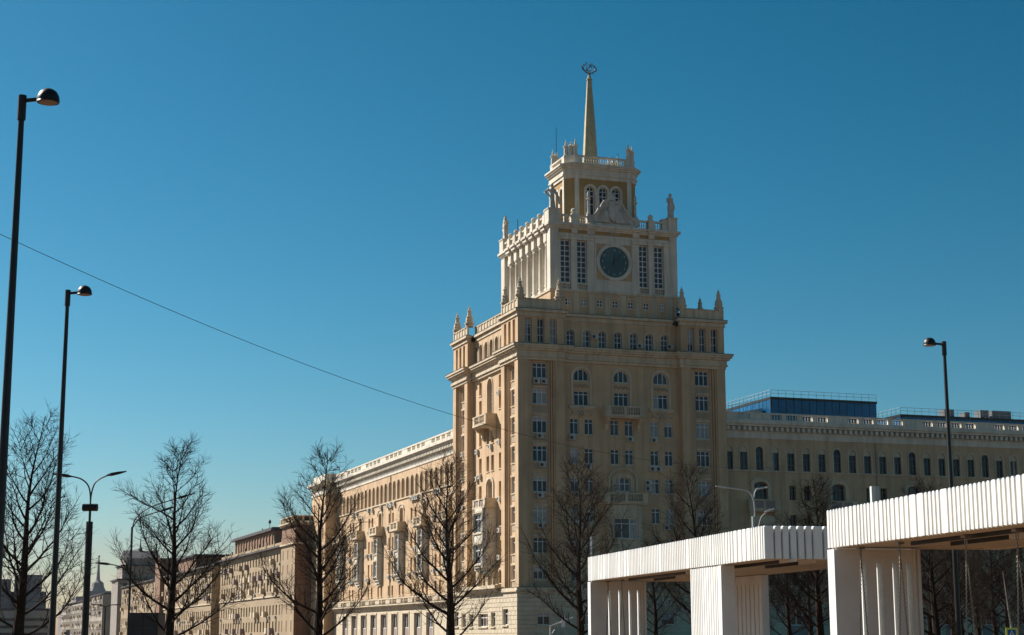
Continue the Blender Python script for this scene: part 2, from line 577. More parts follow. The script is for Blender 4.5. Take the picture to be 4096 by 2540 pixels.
# carved relief panel between the stacked windows, and garland brackets
for c in CB:
    rl = MB()
    rl.box(FRONT, c - 0.98, c + 0.98, NC - 0.06, NC - 0.01, 31.95, 32.75)
    for k in range(9):
        a = k / 8.0
        rl.lathe(FRONT.p(c - 0.85 + 1.7 * a, NC + 0.04, 32.35 + 0.12 * sin(k * 2.2)), [(0.0, -0.16), (0.13, -0.05), (0.13, 0.07), (0.0, 0.17)], 6)
    rl.build('carved_panel', 'apron', H, stuff=True)
for c in (CB[0], CB[2]):
    lb = MB()
    lb.box(FRONT, c - 1.72, c + 1.72, NC - 0.02, NC + 0.34, 29.5, 29.78)
    lb.box(FRONT, c - 1.5, c + 1.5, NC - 0.02, NC + 0.2, 29.3, 29.5)
    for s in (-1, 1):
        lb.tube([FRONT.p(c + s * 0.3, NC + 0.12, 29.0), FRONT.p(c + s * 0.7, NC + 0.12, 28.75), FRONT.p(c + s * 1.2, NC + 0.12, 29.0), FRONT.p(c + s * 1.45, NC + 0.1, 28.6)], [0.16, 0.13, 0.15, 0.05], 6)
    lb.tube([FRONT.p(c + 0.42 * cos(pi * 2 * k / 12), NC + 0.1, 28.85 + 0.42 * sin(pi * 2 * k / 12)) for k in range(13)], 0.10, 6)
    lb.lathe(FRONT.p(c, NC + 0.08, 28.72), [(0.0, -0.1), (0.2, 0), (0.2, 0.2), (0, 0.34)], 8)
    lb.build('garland_ledge', 'trim', H)

BAL = MB().lathe((0, 0, 0), [(0.07, 0), (0.07, 0.06), (0.045, 0.1), (0.095, 0.28), (0.075, 0.42), (0.04, 0.6), (0.07, 0.66), (0.07, 0.72)], 6)
def balusters(mb, F, u0, u1, n, z0, h, pitch=0.3):
    k = max(1, int((u1 - u0) / pitch))
    sc = h / 0.72
    for i in range(k):
        u = u0 + (i + 0.5) * (u1 - u0) / k
        x, y, z = F.p(u, n, z0)
        b = len(mb.v)
        mb.v += [(x + vx * 1.05, y + vy * 1.05, z + vz * sc) for vx, vy, vz in BAL.v]
        mb.f += [tuple(i2 + b for i2 in f) for f in BAL.f]

def balcony(F, uc, hw, n0, n1, zf, h, solid=0.3, brackets=True, panel=False, parent=None):
    parent = parent or H
    mb = MB()
    mb.box(F, uc - hw, uc + hw, n0, n1, zf - 0.28, zf)
    mb.box(F, uc - hw + 0.1, uc + hw - 0.1, n0, n1 - 0.15, zf - 0.45, zf - 0.28)
    mb.box(F, uc - hw, uc + hw, n1 - 0.26, n1, zf + h - 0.16, zf + h)
    mb.box(F, uc - hw, uc - hw + 0.26, n0, n1 - 0.26, zf + h - 0.16, zf + h)
    mb.box(F, uc + hw - 0.26, uc + hw, n0, n1 - 0.26, zf + h - 0.16, zf + h)
    for u in (uc - hw, uc - 0.2, uc + hw - 0.75):
        wdt = 0.75 if u != uc - 0.2 else 0.4
        mb.box(F, u + 0.02, u + wdt - 0.02, n1 - 0.24, n1 - 0.02, zf, zf + h - 0.16)
    for s in (-1, 1):
        u = uc + s * (hw - 0.13)
        mb.box(F, u - 0.11, u + 0.11, n0, n1 - 0.26, zf, zf + h - 0.16)
    o = mb.build('balcony', 'trim', parent)
    q = MB()
    if panel:
        q.box(F, uc - hw + 0.75, uc + hw - 0.75, n1 - 0.2, n1 - 0.1, zf, zf + h - 0.16)
        q.build('balcony_panel', 'panel', o)
    else:
        balusters(q, F, uc - hw + 0.78, uc - 0.22, n1 - 0.13, zf, h - 0.16, 0.28)
        balusters(q, F, uc + 0.22, uc + hw - 0.78, n1 - 0.13, zf, h - 0.16, 0.28)
        q.build('baluster', 'trim', o, stuff=True)
    if brackets:
        for s in (-1, 1):
            b = MB()
            u = uc + s * (hw - 0.45)
            b.prism_side(F, u - 0.2, u + 0.2, [(n0, zf - 0.45), (n1 - 0.3, zf - 0.45), (n1 - 0.35, zf - 0.75), (n0 + 0.45, zf - 1.15), (n0 + 0.4, zf - 1.6), (n0 + 0.12, zf - 2.0), (n0, zf - 2.0)])
            b.build('bracket', 'trim', o)
    return o
def prism_side(s, F, u0, u1, out):
    k = len(out); b = len(s.v)
    for u in (u0, u1):
        s.v += [F.p(u, n, z) for n, z in out]
    s.f += [tuple(range(b, b + k)), tuple(range(b + k, b + 2 * k))]
    for i in range(k):
        j = (i + 1) % k
        s.f.append((b + i, b + j, b + k + j, b + k + i))
    return s
MB.prism_side = prism_side

balcony(FRONT, 14.17, 2.65, NC, NC + 1.35, 28.78, 1.08)
balcony(FRONT, 14.17, 2.9, NC, NC + 1.2, 18.0, 1.0, brackets=False, panel=False)
# projecting bay under the lower balcony
def oriel(F, uc, hw, n0, n1, z0, z1, rows, m='white', nw=2, parent=None, cham=0.5):
    parent = parent or H
    pl = [(uc - hw, n0), (uc - hw, n1 - cham * 0.6), (uc - hw + cham, n1), (uc + hw - cham, n1), (uc + hw, n1 - cham * 0.6), (uc + hw, n0)]
    mb = MB()
    ww = hw - cham - 0.15
    ops = [(uc - ww, uc + ww, a, b, 0) for a, b in rows]
    mb.wall(F, uc - hw + cham, uc + hw - cham, z0, z1, n1, ops, 0.3)
    for i in (0, 1, 3, 4):
        (a, n_a), (b, n_b) = pl[i], pl[i + 1]
        mb.poly([F.p(a, n_a, z0), F.p(b, n_b, z0), F.p(b, n_b, z1), F.p(a, n_a, z1)])
    mb.poly([F.p(u, n, z0) for u, n in pl]); mb.poly([F.p(u, n, z1) for u, n in pl])
    # curved corbel beneath
    for k, (s1, dz) in enumerate(((0.85, 0.3), (0.6, 0.7), (0.3, 1.05))):
        mb.box(F, uc - hw * (0.95 - 0.12 * k), uc + hw * (0.95 - 0.12 * k), n0, n0 + (n1 - n0) * s1, z0 - dz, z0 - (0 if k == 0 else (0.3, 0.7)[k - 1]))
    # side piers
    for s in (-1, 1):
        u = uc + s * (hw - cham)
        mb.box(F, u - 0.12, u + 0.12, n1 - 0.1, n1 + 0.09, z0, z1)
    o = mb.build('bay_window', m, parent)
    for a, b in rows:
        t = MB(); t.box(F, uc - hw + cham + 0.14, uc + hw - cham - 0.14, n1 - 0.05, n1 + 0.14, a - 0.22, a - 0.02); t.build('bay_ledge', 'trim', o)
        t = MB(); t.box(F, uc - hw + cham + 0.14, uc + hw - cham - 0.14, n1 - 0.05, n1 + 0.1, b + 0.1, b + 0.35); t.build('bay_ledge', 'trim', o)
    for a, b in rows:
        x = window(F, parent, uc, a, n1 - 0.26, 2 * ww, b - a, cols=3, rows=(0.72,), bar=0.1, var=1)
    return o
oriel(FRONT, 14.17, 2.35, NC, NC + 0.9, 8.2, 17.5, [(13.35, 15.9), (9.4, 11.8)], m='trim', cham=0.6)
for (u, z) in ((8.73 - 1.35, 25.45), (8.73 + 0.8, 21.85), (15.25, 25.5), (19.62 - 1.1, 25.5), (18.25, 21.85), (19.05, 21.85), (17.55, 20.1), (17.55, 19.35), (7.9, 18.3), (20.0, 14.5), (9.0, 14.5)):
    ac(FRONT, u, z, NC + 0.02)

# ---- centre of the left face
LC = 13.6
mb = MB()
ops = [(LC - 0.98, LC + 0.98, 29.85, 34.7, 0.98)]
LROWS = ((30.3, 32.3), (26.2, 28.25), (22.6, 24.6), (19.0, 20.95), (15.3, 17.25), (11.5, 13.45), (8.1, 9.9))
LW = []
for rr, (a, b) in enumerate(((33.0, 34.7),) + LROWS):
    for s in (-1, 1):
        LW.append((LC + s * 4.1, a, b, 1.1))
for a, b in ((26.2, 28.25), (22.6, 24.6)):
    for s in (-1, 1):
        LW.append((LC + s * 0.98, a, b, 1.1))
for u, a, b, w in LW:
    ops.append((u - w / 2, u + w / 2, a, b, 0))
ops.append((LC - 0.95, LC + 0.95, 18.95, 21.3, 0.5))
mb.wall(LEFT, 6.4, TD - 6.4, 7.3, 35.5, -0.9, ops, 0.50)
mb.build('side_wall', 'wall', H)
for u, a, b, w in LW:
    window(LEFT, H, u, a, -1.36, w, b - a, cols=2, rows=(0.74,), dark=0.4, dep=0.46, sill=0.1)
window(LEFT, H, LC, 29.85, -1.36, 1.96, 4.85, rise=0.98, cols=3, rows=(0.38, 0.62), bar=0.12, dep=0.46, sur=((1.05, 0.22, 3.87, 1.02, 0, 0.1),))
window(LEFT, H, LC, 18.95, -1.36, 1.9, 2.35, rise=0.5, cols=3, rows=(0.66,), dep=0.46, sur=((1.25, 0.4, 1.85, 0.75, 0, 0.16),))
balcony(LEFT, LC, 2.75, -0.9, 0.65, 28.72, 1.08)
oriel(LEFT, LC, 2.35, -0.9, 0.75, 10.1, 17.7, [(14.6, 17.0), (10.6, 13.0)], cham=0.5)
balcony(LEFT, LC, 2.6, -0.9, 0.7, 17.95, 0.95, brackets=False, panel=True)
for (u, z) in ((18.8, 29.0), (9.6, 32.0), (18.7, 25.3), (13.0, 25.4), (9.5, 25.6), (18.9, 21.7), (17.5, 21.9), (9.4, 18.4), (18.8, 17.6), (9.4, 14.4), (18.6, 13.8), (9.5, 11.0)):
    ac(LEFT, u, z, -0.88)
# four columns and balcony over the side entrance
eb = MB()
eb.box(LEFT, 5.9, 19.3, 0.2, 1.1, 7.35, 7.75)
eb.box(LEFT, 6.2, 19.0, 0.2, 0.8, 7.0, 7.35)
eb.build('entrance_slab', 'trim', H)
for u in (10.6, 12.6, 14.6, 16.6):
    cl = MB(); cl.lathe(LEFT.p(u, -0.35, 7.75), [(0.28, 0), (0.28, 0.15), (0.22, 0.2), (0.2, 1.9), (0.3, 2.05), (0.3, 2.2)], 8); cl.build('entrance_column', 'trim', H)
for u in (9.2, 18.0):
    cl = MB(); cl.arch_band(LEFT, u, 0.62, 0.2, 9.2, 0.6, 7.8, -0.92, -0.72); cl.build('arched_niche', 'trim', H)

# ---- main cornice
CORN = [(35.2, 35.55, 0.10), (35.55, 35.8, 0.28), (35.8, 36.35, 0.20), (36.35, 36.6, 0.5), (36.6, 36.86, 0.72), (36.86, 37.12, 0.86)]
cornice('cornice', FRONT, 0, 6.25, CORN, ret=(1, 1))
cornice('cornice', FRONT, TW - 6.25, TW, CORN, ret=(1, 1))
cornice('cornice', FRONT, 6.3, TW - 6.3, [(a + 0.003, b - 0.003, o) for a, b, o in CORN], n=NC + 0.2)
cornice('cornice', LEFT, 0.6, 6.6, [(a + 0.002, b - 0.002, o - 0.003) for a, b, o in CORN], ret=(0, 1))
cornice('cornice', LEFT, TD - 6.6, TD, [(a + 0.002, b - 0.002, o) for a, b, o in CORN], ret=(1, 1))
cornice('cornice', LEFT, 6.65, TD - 6.65, [(a + 0.004, b - 0.004, o) for a, b, o in CORN], n=-0.7)

# ---- attic storey
def attic_pav(F, u0, w):
    mb = MB()
    ops = []
    c = u0 + w / 2
    for s in (-1, 0, 1):
        u = c + s * 1.66
        ops.append((u - 0.45, u + 0.45, 37.35, 40.45, 0))
    mb.wall(F, u0 + 0.02, u0 + w - 0.02, 37.1, 40.75, -0.03, ops, 0.5)
    if u0 > 1: mb.poly([F.p(u0 + 0.02, -0.03, 37.1), F.p(u0 + 0.02, -2.5, 37.1), F.p(u0 + 0.02, -2.5, 40.75), F.p(u0 + 0.02, -0.03, 40.75)])
    mb.poly([F.p(u0 + w - 0.02, -0.03, 37.1), F.p(u0 + w - 0.02, -2.5, 37.1), F.p(u0 + w - 0.02, -2.5, 40.75), F.p(u0 + w - 0.02, -0.03, 40.75)])
    mb.build('attic_wall', 'wall', H)
    for s in (-1, 0, 1):
        window(F, H, c + s * 1.66, 37.4, -0.5, 0.9, 3.05, cols=2, rows=(0.33, 0.66), bar=0.07, dark=0.3)
ATC = [(40.72, 40.95, 0.12), (40.95, 41.25, 0.06), (41.25, 41.6, 0.38)]
for F, tot, w in ((FRONT, TW, 6.15), (LEFT, TD, 6.5)):
    for u0 in (0, tot - w):
        attic_pav(F, u0, w)
    mb = MB()
    if F is FRONT:
        nA, us, ww, hh = -1.7, [14.17 + 2.17 * k for k in range(-3, 4)], 1.02, 2.12
    else:
        nA, us, ww, hh = -1.1, [13.6 + 2.2 * k for k in range(-3, 4)], 1.35, 2.5
    mb.wall(F, w - 0.1, tot - w + 0.1, 37.1, 41.0, nA, [(u - ww / 2, u + ww / 2, 37.5, 37.5 + hh, ww / 2) for u in us], 0.4)
    mb.build('attic_wall', 'wall', H)
    for u in us:
        window(F, H, u, 37.5, nA - 0.36, ww, hh, rise=ww / 2, cols=2, rows=(0.36, 0.68), bar=0.08, dark=0.2, dep=0.36, sur=((ww / 2 + 0.03, 0.22, hh - ww / 2, ww / 2, 0, 0.07),))
    if F is FRONT:
        cornice('attic_cornice', F, 0, w + 0.05, ATC, ret=(1, 1)); cornice('attic_cornice', F, tot - w - 0.05, tot, ATC, ret=(1, 1))
        cornice('attic_cornice', F, w + 0.4, tot - w - 0.4, [(a + 0.003, b - 0.003, o) for a, b, o in ATC], n=nA)
    else:
        cornice('attic_cornice', F, 0.6, w + 0.05, [(a + 0.002, b - 0.002, o - 0.003) for a, b, o in ATC], ret=(0, 1))
        cornice('attic_cornice', F, tot - w - 0.05, tot, [(a + 0.002, b - 0.002, o) for a, b, o in ATC], ret=(1, 1))
        cornice('attic_cornice', F, w + 0.4, tot - w - 0.4, [(a + 0.004, b - 0.004, o) for a, b, o in ATC], n=nA)
for (u, z) in ((10.85, 38.5), (17.1, 37.65), (21.3, 37.75)):
    ac(FRONT, u, z, -1.68)
rf = MB()
rf.box(W, 1.45, TW - 0.6, -1.9, -(TD - 0.6), 41.05, 41.45)
for (a, b, c, d) in ((0.3, 6, 0.3, 6.3), (TW - 6, TW - 0.3, 0.3, 6.3), (0.3, 6, TD - 6.3, TD - 0.3), (TW - 6, TW - 0.3, TD - 6.3, TD - 0.3)):
    rf.box(W, a, b, -c, -d, 41.45, 41.62)
rf.build('roof', 'roof', H)

def parapet(F, u0, u1, n, z0, z1, gap=1.25):
    mb = MB()
    mb.box(F, u0, u1, n - 0.22, n - 0.08, z0, z1 - 0.14)
    mb.box(F, u0, u1, n - 0.26, n + 0.02, z1 - 0.14, z1)
    k = max(1, int(round((u1 - u0) / gap)))
    for i in range(k + 1):
        u = u0 + (u1 - u0 - 0.3) * i / k
        mb.box(F, u, u + 0.3, n - 0.08, n, z0, z1 - 0.14)
    mb.build('parapet', 'trim', H)
    mb = MB(); mb.box(F, u0, u1, n - 0.27, n + 0.03, z1 + 0.002, z1 + 0.04); mb.build('flashing', 'flash', H)
parapet(FRONT, 0.0, 6.1, 0.0, 41.6, 42.95, 1.9); parapet(FRONT, TW - 6.1, TW, 0.0, 41.6, 42.95, 1.9)
parapet(LEFT, 0.3, 6.4, -0.01, 41.6, 42.95); parapet(LEFT, TD - 6.4, TD, -0.01, 41.6, 42.95)
parapet(LEFT, 6.7, TD - 6.7, -1.0, 41.6, 42.8)
FIN = [(0.42, 0), (0.42, 0.35), (0.50, 0.38), (0.50, 0.55), (0.36, 0.6), (0.40, 0.95), (0.33, 1.25), (0.36, 1.32), (0.36, 1.42), (0.25, 1.5), (0.18, 2.05), (0.24, 2.15), (0.24, 2.25), (0.10, 2.32), (0.15, 2.5), (0.12, 2.66), (0.04, 2.74), (0.03, 2.98), (0.0, 3.0)]
fm = MB().lathe((0, 0, 0), [(r * 1.32, z) for r, z in FIN], 8, rot=pi / 8).mesh('finial', 'trim')
_small = MB().lathe((0, 0, 0), [(0.3, 0), (0.3, 0.2), (0.16, 0.28), (0.28, 0.55), (0.2, 0.8), (0.06, 0.9), (0.05, 1.1), (0, 1.12)], 8).mesh('small_finial', 'trim')
for (x, y) in ((0.45, 0.45), (5.7, 0.45), (0.45, 6.0), (0.45, TD - 6.0), (0.45, TD - 0.5), (TW - 0.45, 0.45), (TW - 5.7, 0.45), (TW - 0.45, 6.0), (TW - 5.7, 6.0)):
    inst(fm, 'finial', H, (x, y, 42.9))
for (x, y) in ((TW - 2.9, 5.8), (3.0, 6.0)):
    inst(_small, 'finial', H, (x, y, 42.9))

# ---- clock block
BX0, BX1, BY0, BY1 = 5.3, 23.05, 2.5, 21.95
FB = Fr((0, BY0, 0), (1, 0, 0), (0, -1, 0), 0.0)
LB = Fr((BX0, 0, 0), (0, 1, 0), (-1, 0, 0), -pi / 2)
mb = MB()
us = [14.2 + 2.17 * k for k in range(-3, 4)]
mb.wall(FB, BX0, BX1, 41.4, 44.95, 0, [(u - 0.4, u + 0.4, 42.92, 43.88, 0) for u in us], 0.22)
mb.box(FB, BX0 + 0.02, BX1, -(BY1 - BY0), -0.5, 41.4, 44.9)
mb.poly([LB.p(BY0, 0, 41.4), LB.p(BY1, 0, 41.4), LB.p(BY1, 0, 44.95), LB.p(BY0, 0, 44.95)])
mb.build('clock_storey_base', 'wall', H)
t = MB()
for k in range(-4, 4):
    u = 14.2 + 2.17 * (k + 0.5)
    t2 = MB(); t2.box(FB, u - 0.38, u + 0.38, -0.01, 0.05, 41.4, 44.6); t2.build('wall_strip', 'trim', H)
for u in us[2:5]:
    t2 = MB(); t2.box(FB, u - 0.6, u + 0.6, -0.01, 0.09, 44.05, 44.22); t2.build('window_hood', 'trim', H)
t.box(FB, BX0 - 0.12, BX1 + 0.12, -0.5, 0.12, 44.66, 44.95)
t.box(LB, BY0 + 0.3, BY1, -0.5, 0.118, 44.662, 44.948)
t.build('string_course', 'trim', H)
for u in us:
    window(FB, H, u, 42.92, -0.2, 0.8, 0.96, cols=2, rows=(0.5,), bar=0.09, dark=0.2, dep=0.2, sill=0.06)
for z in (42.2, 43.0):
    ac(FB, 22.9, z, 0.05)

cb = MB()
cb.box(FB, BX0 + 1.3, BX1 - 0.6, -(BY1 - BY0) + 0.4, -0.6, 44.95, 53.2)
cb.box(FB, BX0, BX0 + 1.15, -1.2, 0, 44.95, 52.86)
cb.box(FB, BX1 - 1.05, BX1, -1.2, 0, 44.95, 52.86)
cb.box(LB, BY1 - 1.4, BY1, -1.2, 0, 44.95, 52.86)
PILS = ((6.43, 6.75), (8.2, 9.02), (10.42, 11.4), (16.75, 17.66), (19.0, 19.8), (21.2, 21.98))
for a, b in PILS:
    cb.box(FB, a, b, -0.7, -0.02, 44.95, 51.55)
cb.build('clock_block', 'white', H)
tr = MB()
for a, b in PILS:
    tr.box(FB, a - 0.12, b + 0.12, -0.7, 0.10, 51.55, 51.72)
    tr.box(FB, a - 0.05, b + 0.05, -0.7, 0.04, 51.72, 51.9)
    tr.box(FB, a - 0.18, b + 0.18, -0.7, 0.16, 51.9, 52.03)
    tr.box(FB, a - 0.10, b + 0.10, -0.7, 0.05, 44.95, 45.2)
tr.box(FB, BX0 + 1.2, BX1 - 1.1, -0.7, -0.04, 52.03, 52.38)
tr.box(FB, BX0 + 1.2, BX1 - 1.1, -0.7, -0.06, 51.56, 52.02)
for a, b, z0, z1, o in ((BX0 - 0.05, BX1 + 0.05, 52.86, 53.06, 0.12), (BX0 - 0.2, BX1 + 0.2, 53.06, 53.3, 0.28), (BX0 - 0.4, BX1 + 0.4, 53.3, 53.62, 0.48)):
    tr.box(FB, a, b, -1.0, o, z0, z1)
    tr.box(LB, BY0 + 0.6, BY1 + (o if o > 0.2 else 0), -1.0, o * 0.8, z0 + 0.002, z1 - 0.002)
for a, b in ((8.2, 9.02), (10.42, 11.4), (16.75, 17.66), (19.0, 19.8)):
    tr.box(FB, a, b, -0.5, 0.2, 52.38, 53.06); tr.box(FB, a - 0.15, b + 0.15, -0.5, 0.44, 53.062, 53.298); tr.box(FB, a - 0.3, b + 0.3, -0.5, 0.62, 53.302, 53.618)
tr.build('entablature', 'white', H)
oc = MB()
oc.box(FB, BX0 + 1.2, BX1 - 1.1, -0.6, -0.05, 52.38, 52.86)
oc.build('ochre_frieze', 'ochre', H)
oc = MB(); oc.box(FB, 11.55, 16.75, -0.7, -0.16, 46.3, 51.5); oc.build('clock_backing', 'wall', H)
for a, b in ((6.76, 8.19), (9.03, 10.41), (17.67, 18.99), (19.81, 21.19)):
    c = (a + b) / 2
    window(FB, H, c, 45.95, -0.55, b - a - 0.04, 5.55, cols=2, rows=(0.125, 0.25, 0.375, 0.5, 0.625, 0.75, 0.875), bar=0.10, var=1)
    q = MB()
    q.box(FB, a, b, -0.5, -0.08, 44.95, 45.1); q.box(FB, a, b, -0.45, -0.1, 45.78, 45.93)
    o = q.build('window_balustrade', 'white', H)
    q = MB(); balusters(q, FB, a + 0.05, b - 0.05, -0.26, 45.1, 0.68, 0.26)
    q.build('baluster', 'white', o, stuff=True)
# clock panel
cp = MB()
for a, b, z0, z1 in ((11.45, 11.68, 46.3, 51.56), (16.6, 16.83, 46.3, 51.56), (11.68, 16.6, 51.3, 51.56), (11.68, 16.6, 46.3, 46.55)):
    cp.box(FB, a, b, -0.6, -0.06, z0, z1)
cp.box(FB, 11.45, 16.83, -0.6, -0.055, 44.95, 46.295)
for dz in (2.42, -2.42):
    cp.box(FB, 13.95, 14.35, -0.3, -0.08, 48.95 + dz - 0.25, 48.95 + dz + 0.25)
for k in range(7):
    cp.box(FB, 13.2 + 0.3 * k, 13.4 + 0.3 * k, -0.06, -0.035, 45.15, 45.3)
cp.build('clock_panel', 'white', H)
FC = Fr((14.15, BY0, 0), (1, 0, 0), (0, -1, 0), 0.0)
dl = MB()
dl.prism(FC, [(2.03 * cos(2 * pi * i / 40), 48.95 + 2.03 * sin(2 * pi * i / 40)) for i in range(40)], -0.3, -0.05)
CLK = dl.build('clock', 'clock', H)
rg = MB()
for (r0, r1, n0, n1) in ((2.03, 2.2, -0.3, 0.02), (2.2, 2.48, -0.3, 0.10)):
    for i in range(48):
        a, b = 2 * pi * i / 48, 2 * pi * (i + 1) / 48
        A = [(r * cos(t), 48.95 + r * sin(t)) for r, t in ((r0, a), (r0, b), (r1, b), (r1, a))]
        rg.poly([FC.p(u, n1, z) for u, z in A])
        for j, k in ((0, 1), (2, 3)):
            rg.poly([FC.p(A[j][0], n0, A[j][1]), FC.p(A[k][0], n0, A[k][1]), FC.p(A[k][0], n1, A[k][1]), FC.p(A[j][0], n1, A[j][1])])
rg.build('clock_ring', 'white', CLK)
def text_mesh(txt, size, m, depth=0.02):
    cu = bpy.data.curves.new('t', 'FONT')
    cu.body = txt; cu.size = size; cu.extrude = depth; cu.align_x = 'CENTER'; cu.align_y = 'CENTER'
    o = bpy.data.objects.new('t', cu)
    COL.objects.link(o)
    dg = bpy.context.evaluated_depsgraph_get()
    me = bpy.data.meshes.new_from_object(o.evaluated_get(dg))
    bpy.data.objects.remove(o); bpy.data.curves.remove(cu)
    me.materials.clear(); me.materials.append(MT[m])
    me.transform(Matrix.Rotation(pi / 2, 4, 'X'))
    return me
for k in range(1, 13):
    a = pi / 2 - 2 * pi * k / 12
    me = text_mesh(str(k), 0.42, 'clockmark')
    x, y, z = FC.p(1.62 * cos(a), -0.02, 48.95 + 1.62 * sin(a))
    inst(me, 'numeral', CLK, (x, y, z))
for ang, ln, wd in ((pi / 2 - 2 * pi * 7 / 60, 1.75, 0.05), (pi / 2 - 0.06, 1.05, 0.08)):
    h = MB()
    c, s = cos(ang), sin(ang)
    h.prism(FC, [(-0.3 * c - wd * s, 48.95 - 0.3 * s + wd * c), (-0.3 * c + wd * s, 48.95 - 0.3 * s - wd * c), (ln * c + 0.02 * s, 48.95 + ln * s - 0.02 * c), (ln * c - 0.02 * s, 48.95 + ln * s + 0.02 * c)], -0.03, 0.0)
    h.build('clock_hand', 'acfan', CLK)
inst(text_mesh('1 9 4 9', 0.50, 'white', 0.03), 'date_numerals', H, FB.p(14.2, 0.0, 52.62))

# columns along the left side of the clock block
lw = MB()
LS = [4.35 + 2.32 * k for k in range(7)]
lw.wall(LB, BY0 + 1.0, BY1 - 1.3, 44.95, 52.86, -1.25, [(u + 1.16 - 0.6, u + 1.16 + 0.6, 46.3, 51.2, 0) for u in LS[:-1]], 0.3)
lw.build('colonnade_wall', 'white', H)
for u in LS[:-1]:
    window(LB, H, u + 1.16, 46.3, -1.5, 1.2, 4.9, cols=2, rows=(0.2, 0.4, 0.6, 0.8), var=1)
COLP = [(0.62, 0), (0.62, 0.2), (0.52, 0.28), (0.50, 0.4), (0.48, 3.0), (0.42, 5.85), (0.46, 5.9), (0.46, 6.0), (0.42, 6.05), (0.42, 6.2), (0.58, 6.36), (0.58, 6.5)]
colm = MB().lathe((0, 0, 0), COLP, 14).mesh('column', 'white')
for p in colm.polygons:
    p.use_smooth = len(p.vertices) == 4
ob = MB()
for u in LS:
    inst(colm, 'column', H, LB.p(u, -0.45, 44.96))
    ob.box(LB, u - 0.5, u + 0.5, -1.0, 0.06, 51.46, 52.86)
    ob.box(LB, u - 0.66, u + 0.66, -1.0, 0.38, 52.862, 53.298)
    ob.box(LB, u - 0.75, u + 0.75, -1.0, 0.55, 53.302, 53.618)
ob.box(LB, BY0 + 1.2, BY1 - 1.4, -1.2, -0.35, 51.46, 52.86)
ob.build('column_entablature', 'white', H)
q = MB()
for a, b in zip(LS, LS[1:]):
    q.box(LB, a + 0.45, b - 0.45, -0.75, -0.35, 44.96, 45.2); q.box(LB, a + 0.45, b - 0.45, -0.7, -0.4, 45.85, 46.0)
    balusters(q, LB, a + 0.5, b - 0.5, -0.55, 45.2, 0.65, 0.28)
q.build('column_balustrade', 'white', H, stuff=True)

# balustrade on the clock block with ball pedestals
q = MB(); bl = MB()
def run_bal(F, u0, u1, n):
    q.box(F, u0, u1, n - 0.35, n, 53.62, 53.78); q.box(F, u0, u1, n - 0.35, n + 0.03, 54.62, 54.82)
    balusters(bl, F, u0 + 0.05, u1 - 0.05, n - 0.17, 53.78, 0.84, 0.28)
def ped(F, u, n, w=0.42):
    pd = MB()
    pd.box(F, u - w, u + w, n - 0.7, n + 0.05, 53.622, 54.9)
    pd.lathe(F.p(u, n - 0.32, 54.9), [(0.4, 0), (0.4, 0.1), (0.2, 0.16), (0.34, 0.36), (0.36, 0.5), (0.28, 0.7), (0.1, 0.8), (0, 0.82)], 10)
    pd.build('pedestal', 'white', H)
for a, b in ((6.6, 8.15), (9.05, 10.4), (17.6, 18.95), (19.8, 21.3)):
    run_bal(FB, a, b, 0.1)
for u in (8.6, 19.38):
    ped(FB, u, 0.2)
for a, b in zip([3.6] + [u + 0.4 for u in LS], [u - 0.4 for u in LS] + [20.4]):
    if b - a > 0.3:
        run_bal(LB, a, b, 0.05)
for u in LS:
    ped(LB, u, 0.2)
for a, b, c, d in ((BX0 - 0.25, BX0 + 1.3, BY0 - 0.2, BY0 + 1.3), (BX1 - 1.25, BX1 + 0.05, BY0 - 0.2, BY0 + 1.3), (BX0 - 0.25, BX0 + 1.2, BY1 - 1.5, BY1)):
    pd = MB(); pd.box(W, a, b, -c, -d, 53.622, 55.35); pd.box(W, a - 0.08, b + 0.08, -c + 0.08, -d - 0.08, 55.35, 55.5); pd.build('pedestal', 'white', H)
q.box(W, BX1 - 2.0, BX1 - 1.25, -BY0, -BY0 - 1, 53.622, 55.3)
bo = q.build('roof_balustrade', 'white', H)
bl.build('baluster', 'white', bo, stuff=True)
rf = MB(); rf.box(W, BX0 + 0.5, BX1 - 0.5, -BY0 - 0.6, -BY1 + 0.4, 53.3, 53.66); rf.build('roof', 'roof', H)

# crest pediment
cr = MB()
def half(s):
    return [(14.0 + s * u, z) for u, z in ((0.0, 57.1), (0.55, 57.15), (0.95, 57.05), (1.35, 56.6), (1.6, 56.05), (1.95, 55.85), (2.15, 55.4), (2.5, 55.0), (2.9, 54.75), (3.0, 53.95))]
out = half(1) + list(reversed(half(-1)))
cr.prism(FB, out[:10] + out[10:-1], -0.55, 0.0)
cr.box(FB, 10.9, 17.2, -0.75, 0.3, 53.622, 53.95)
CR = cr.build('crest', 'statue', H)
ed = MB()
for s in (-1, 1):
    pts = [FB.p(14.0 + s * u, 0.05, z) for u, z in ((0.5, 56.7), (0.62, 56.95), (0.85, 57.02), (1.0, 56.8), (0.88, 56.62), (0.72, 56.75))]
    ed.tube(pts, 0.15, 6)
    pts = [FB.p(14.0 + s * u, 0.05, z) for u, z in ((0.7, 57.12), (1.1, 57.0), (1.45, 56.5), (1.65, 56.05), (1.95, 55.9), (2.1, 55.5), (2.45, 55.1), (2.8, 54.85), (2.95, 54.6))]
    ed.tube(pts, 0.2, 6)
ed.build('scroll_edge', 'statue', CR)
sh = MB()
sh.prism(FB, [(14.0 - 0.55, 56.3), (14.55, 56.3), (14.72, 55.9), (14.62, 55.0), (14.3, 54.5), (14.0, 54.2), (13.7, 54.5), (13.38, 55.0), (13.28, 55.9)], 0.0, 0.42)
sh.tube([FB.p(14.0 + 0.45 * cos(2 * pi * i / 16), 0.42, 55.3 + 0.6 * sin(2 * pi * i / 16)) for i in range(17)], 0.07, 5)
sh.build('shield', 'statue', CR)
fl = MB()
rr = random.Random(3)
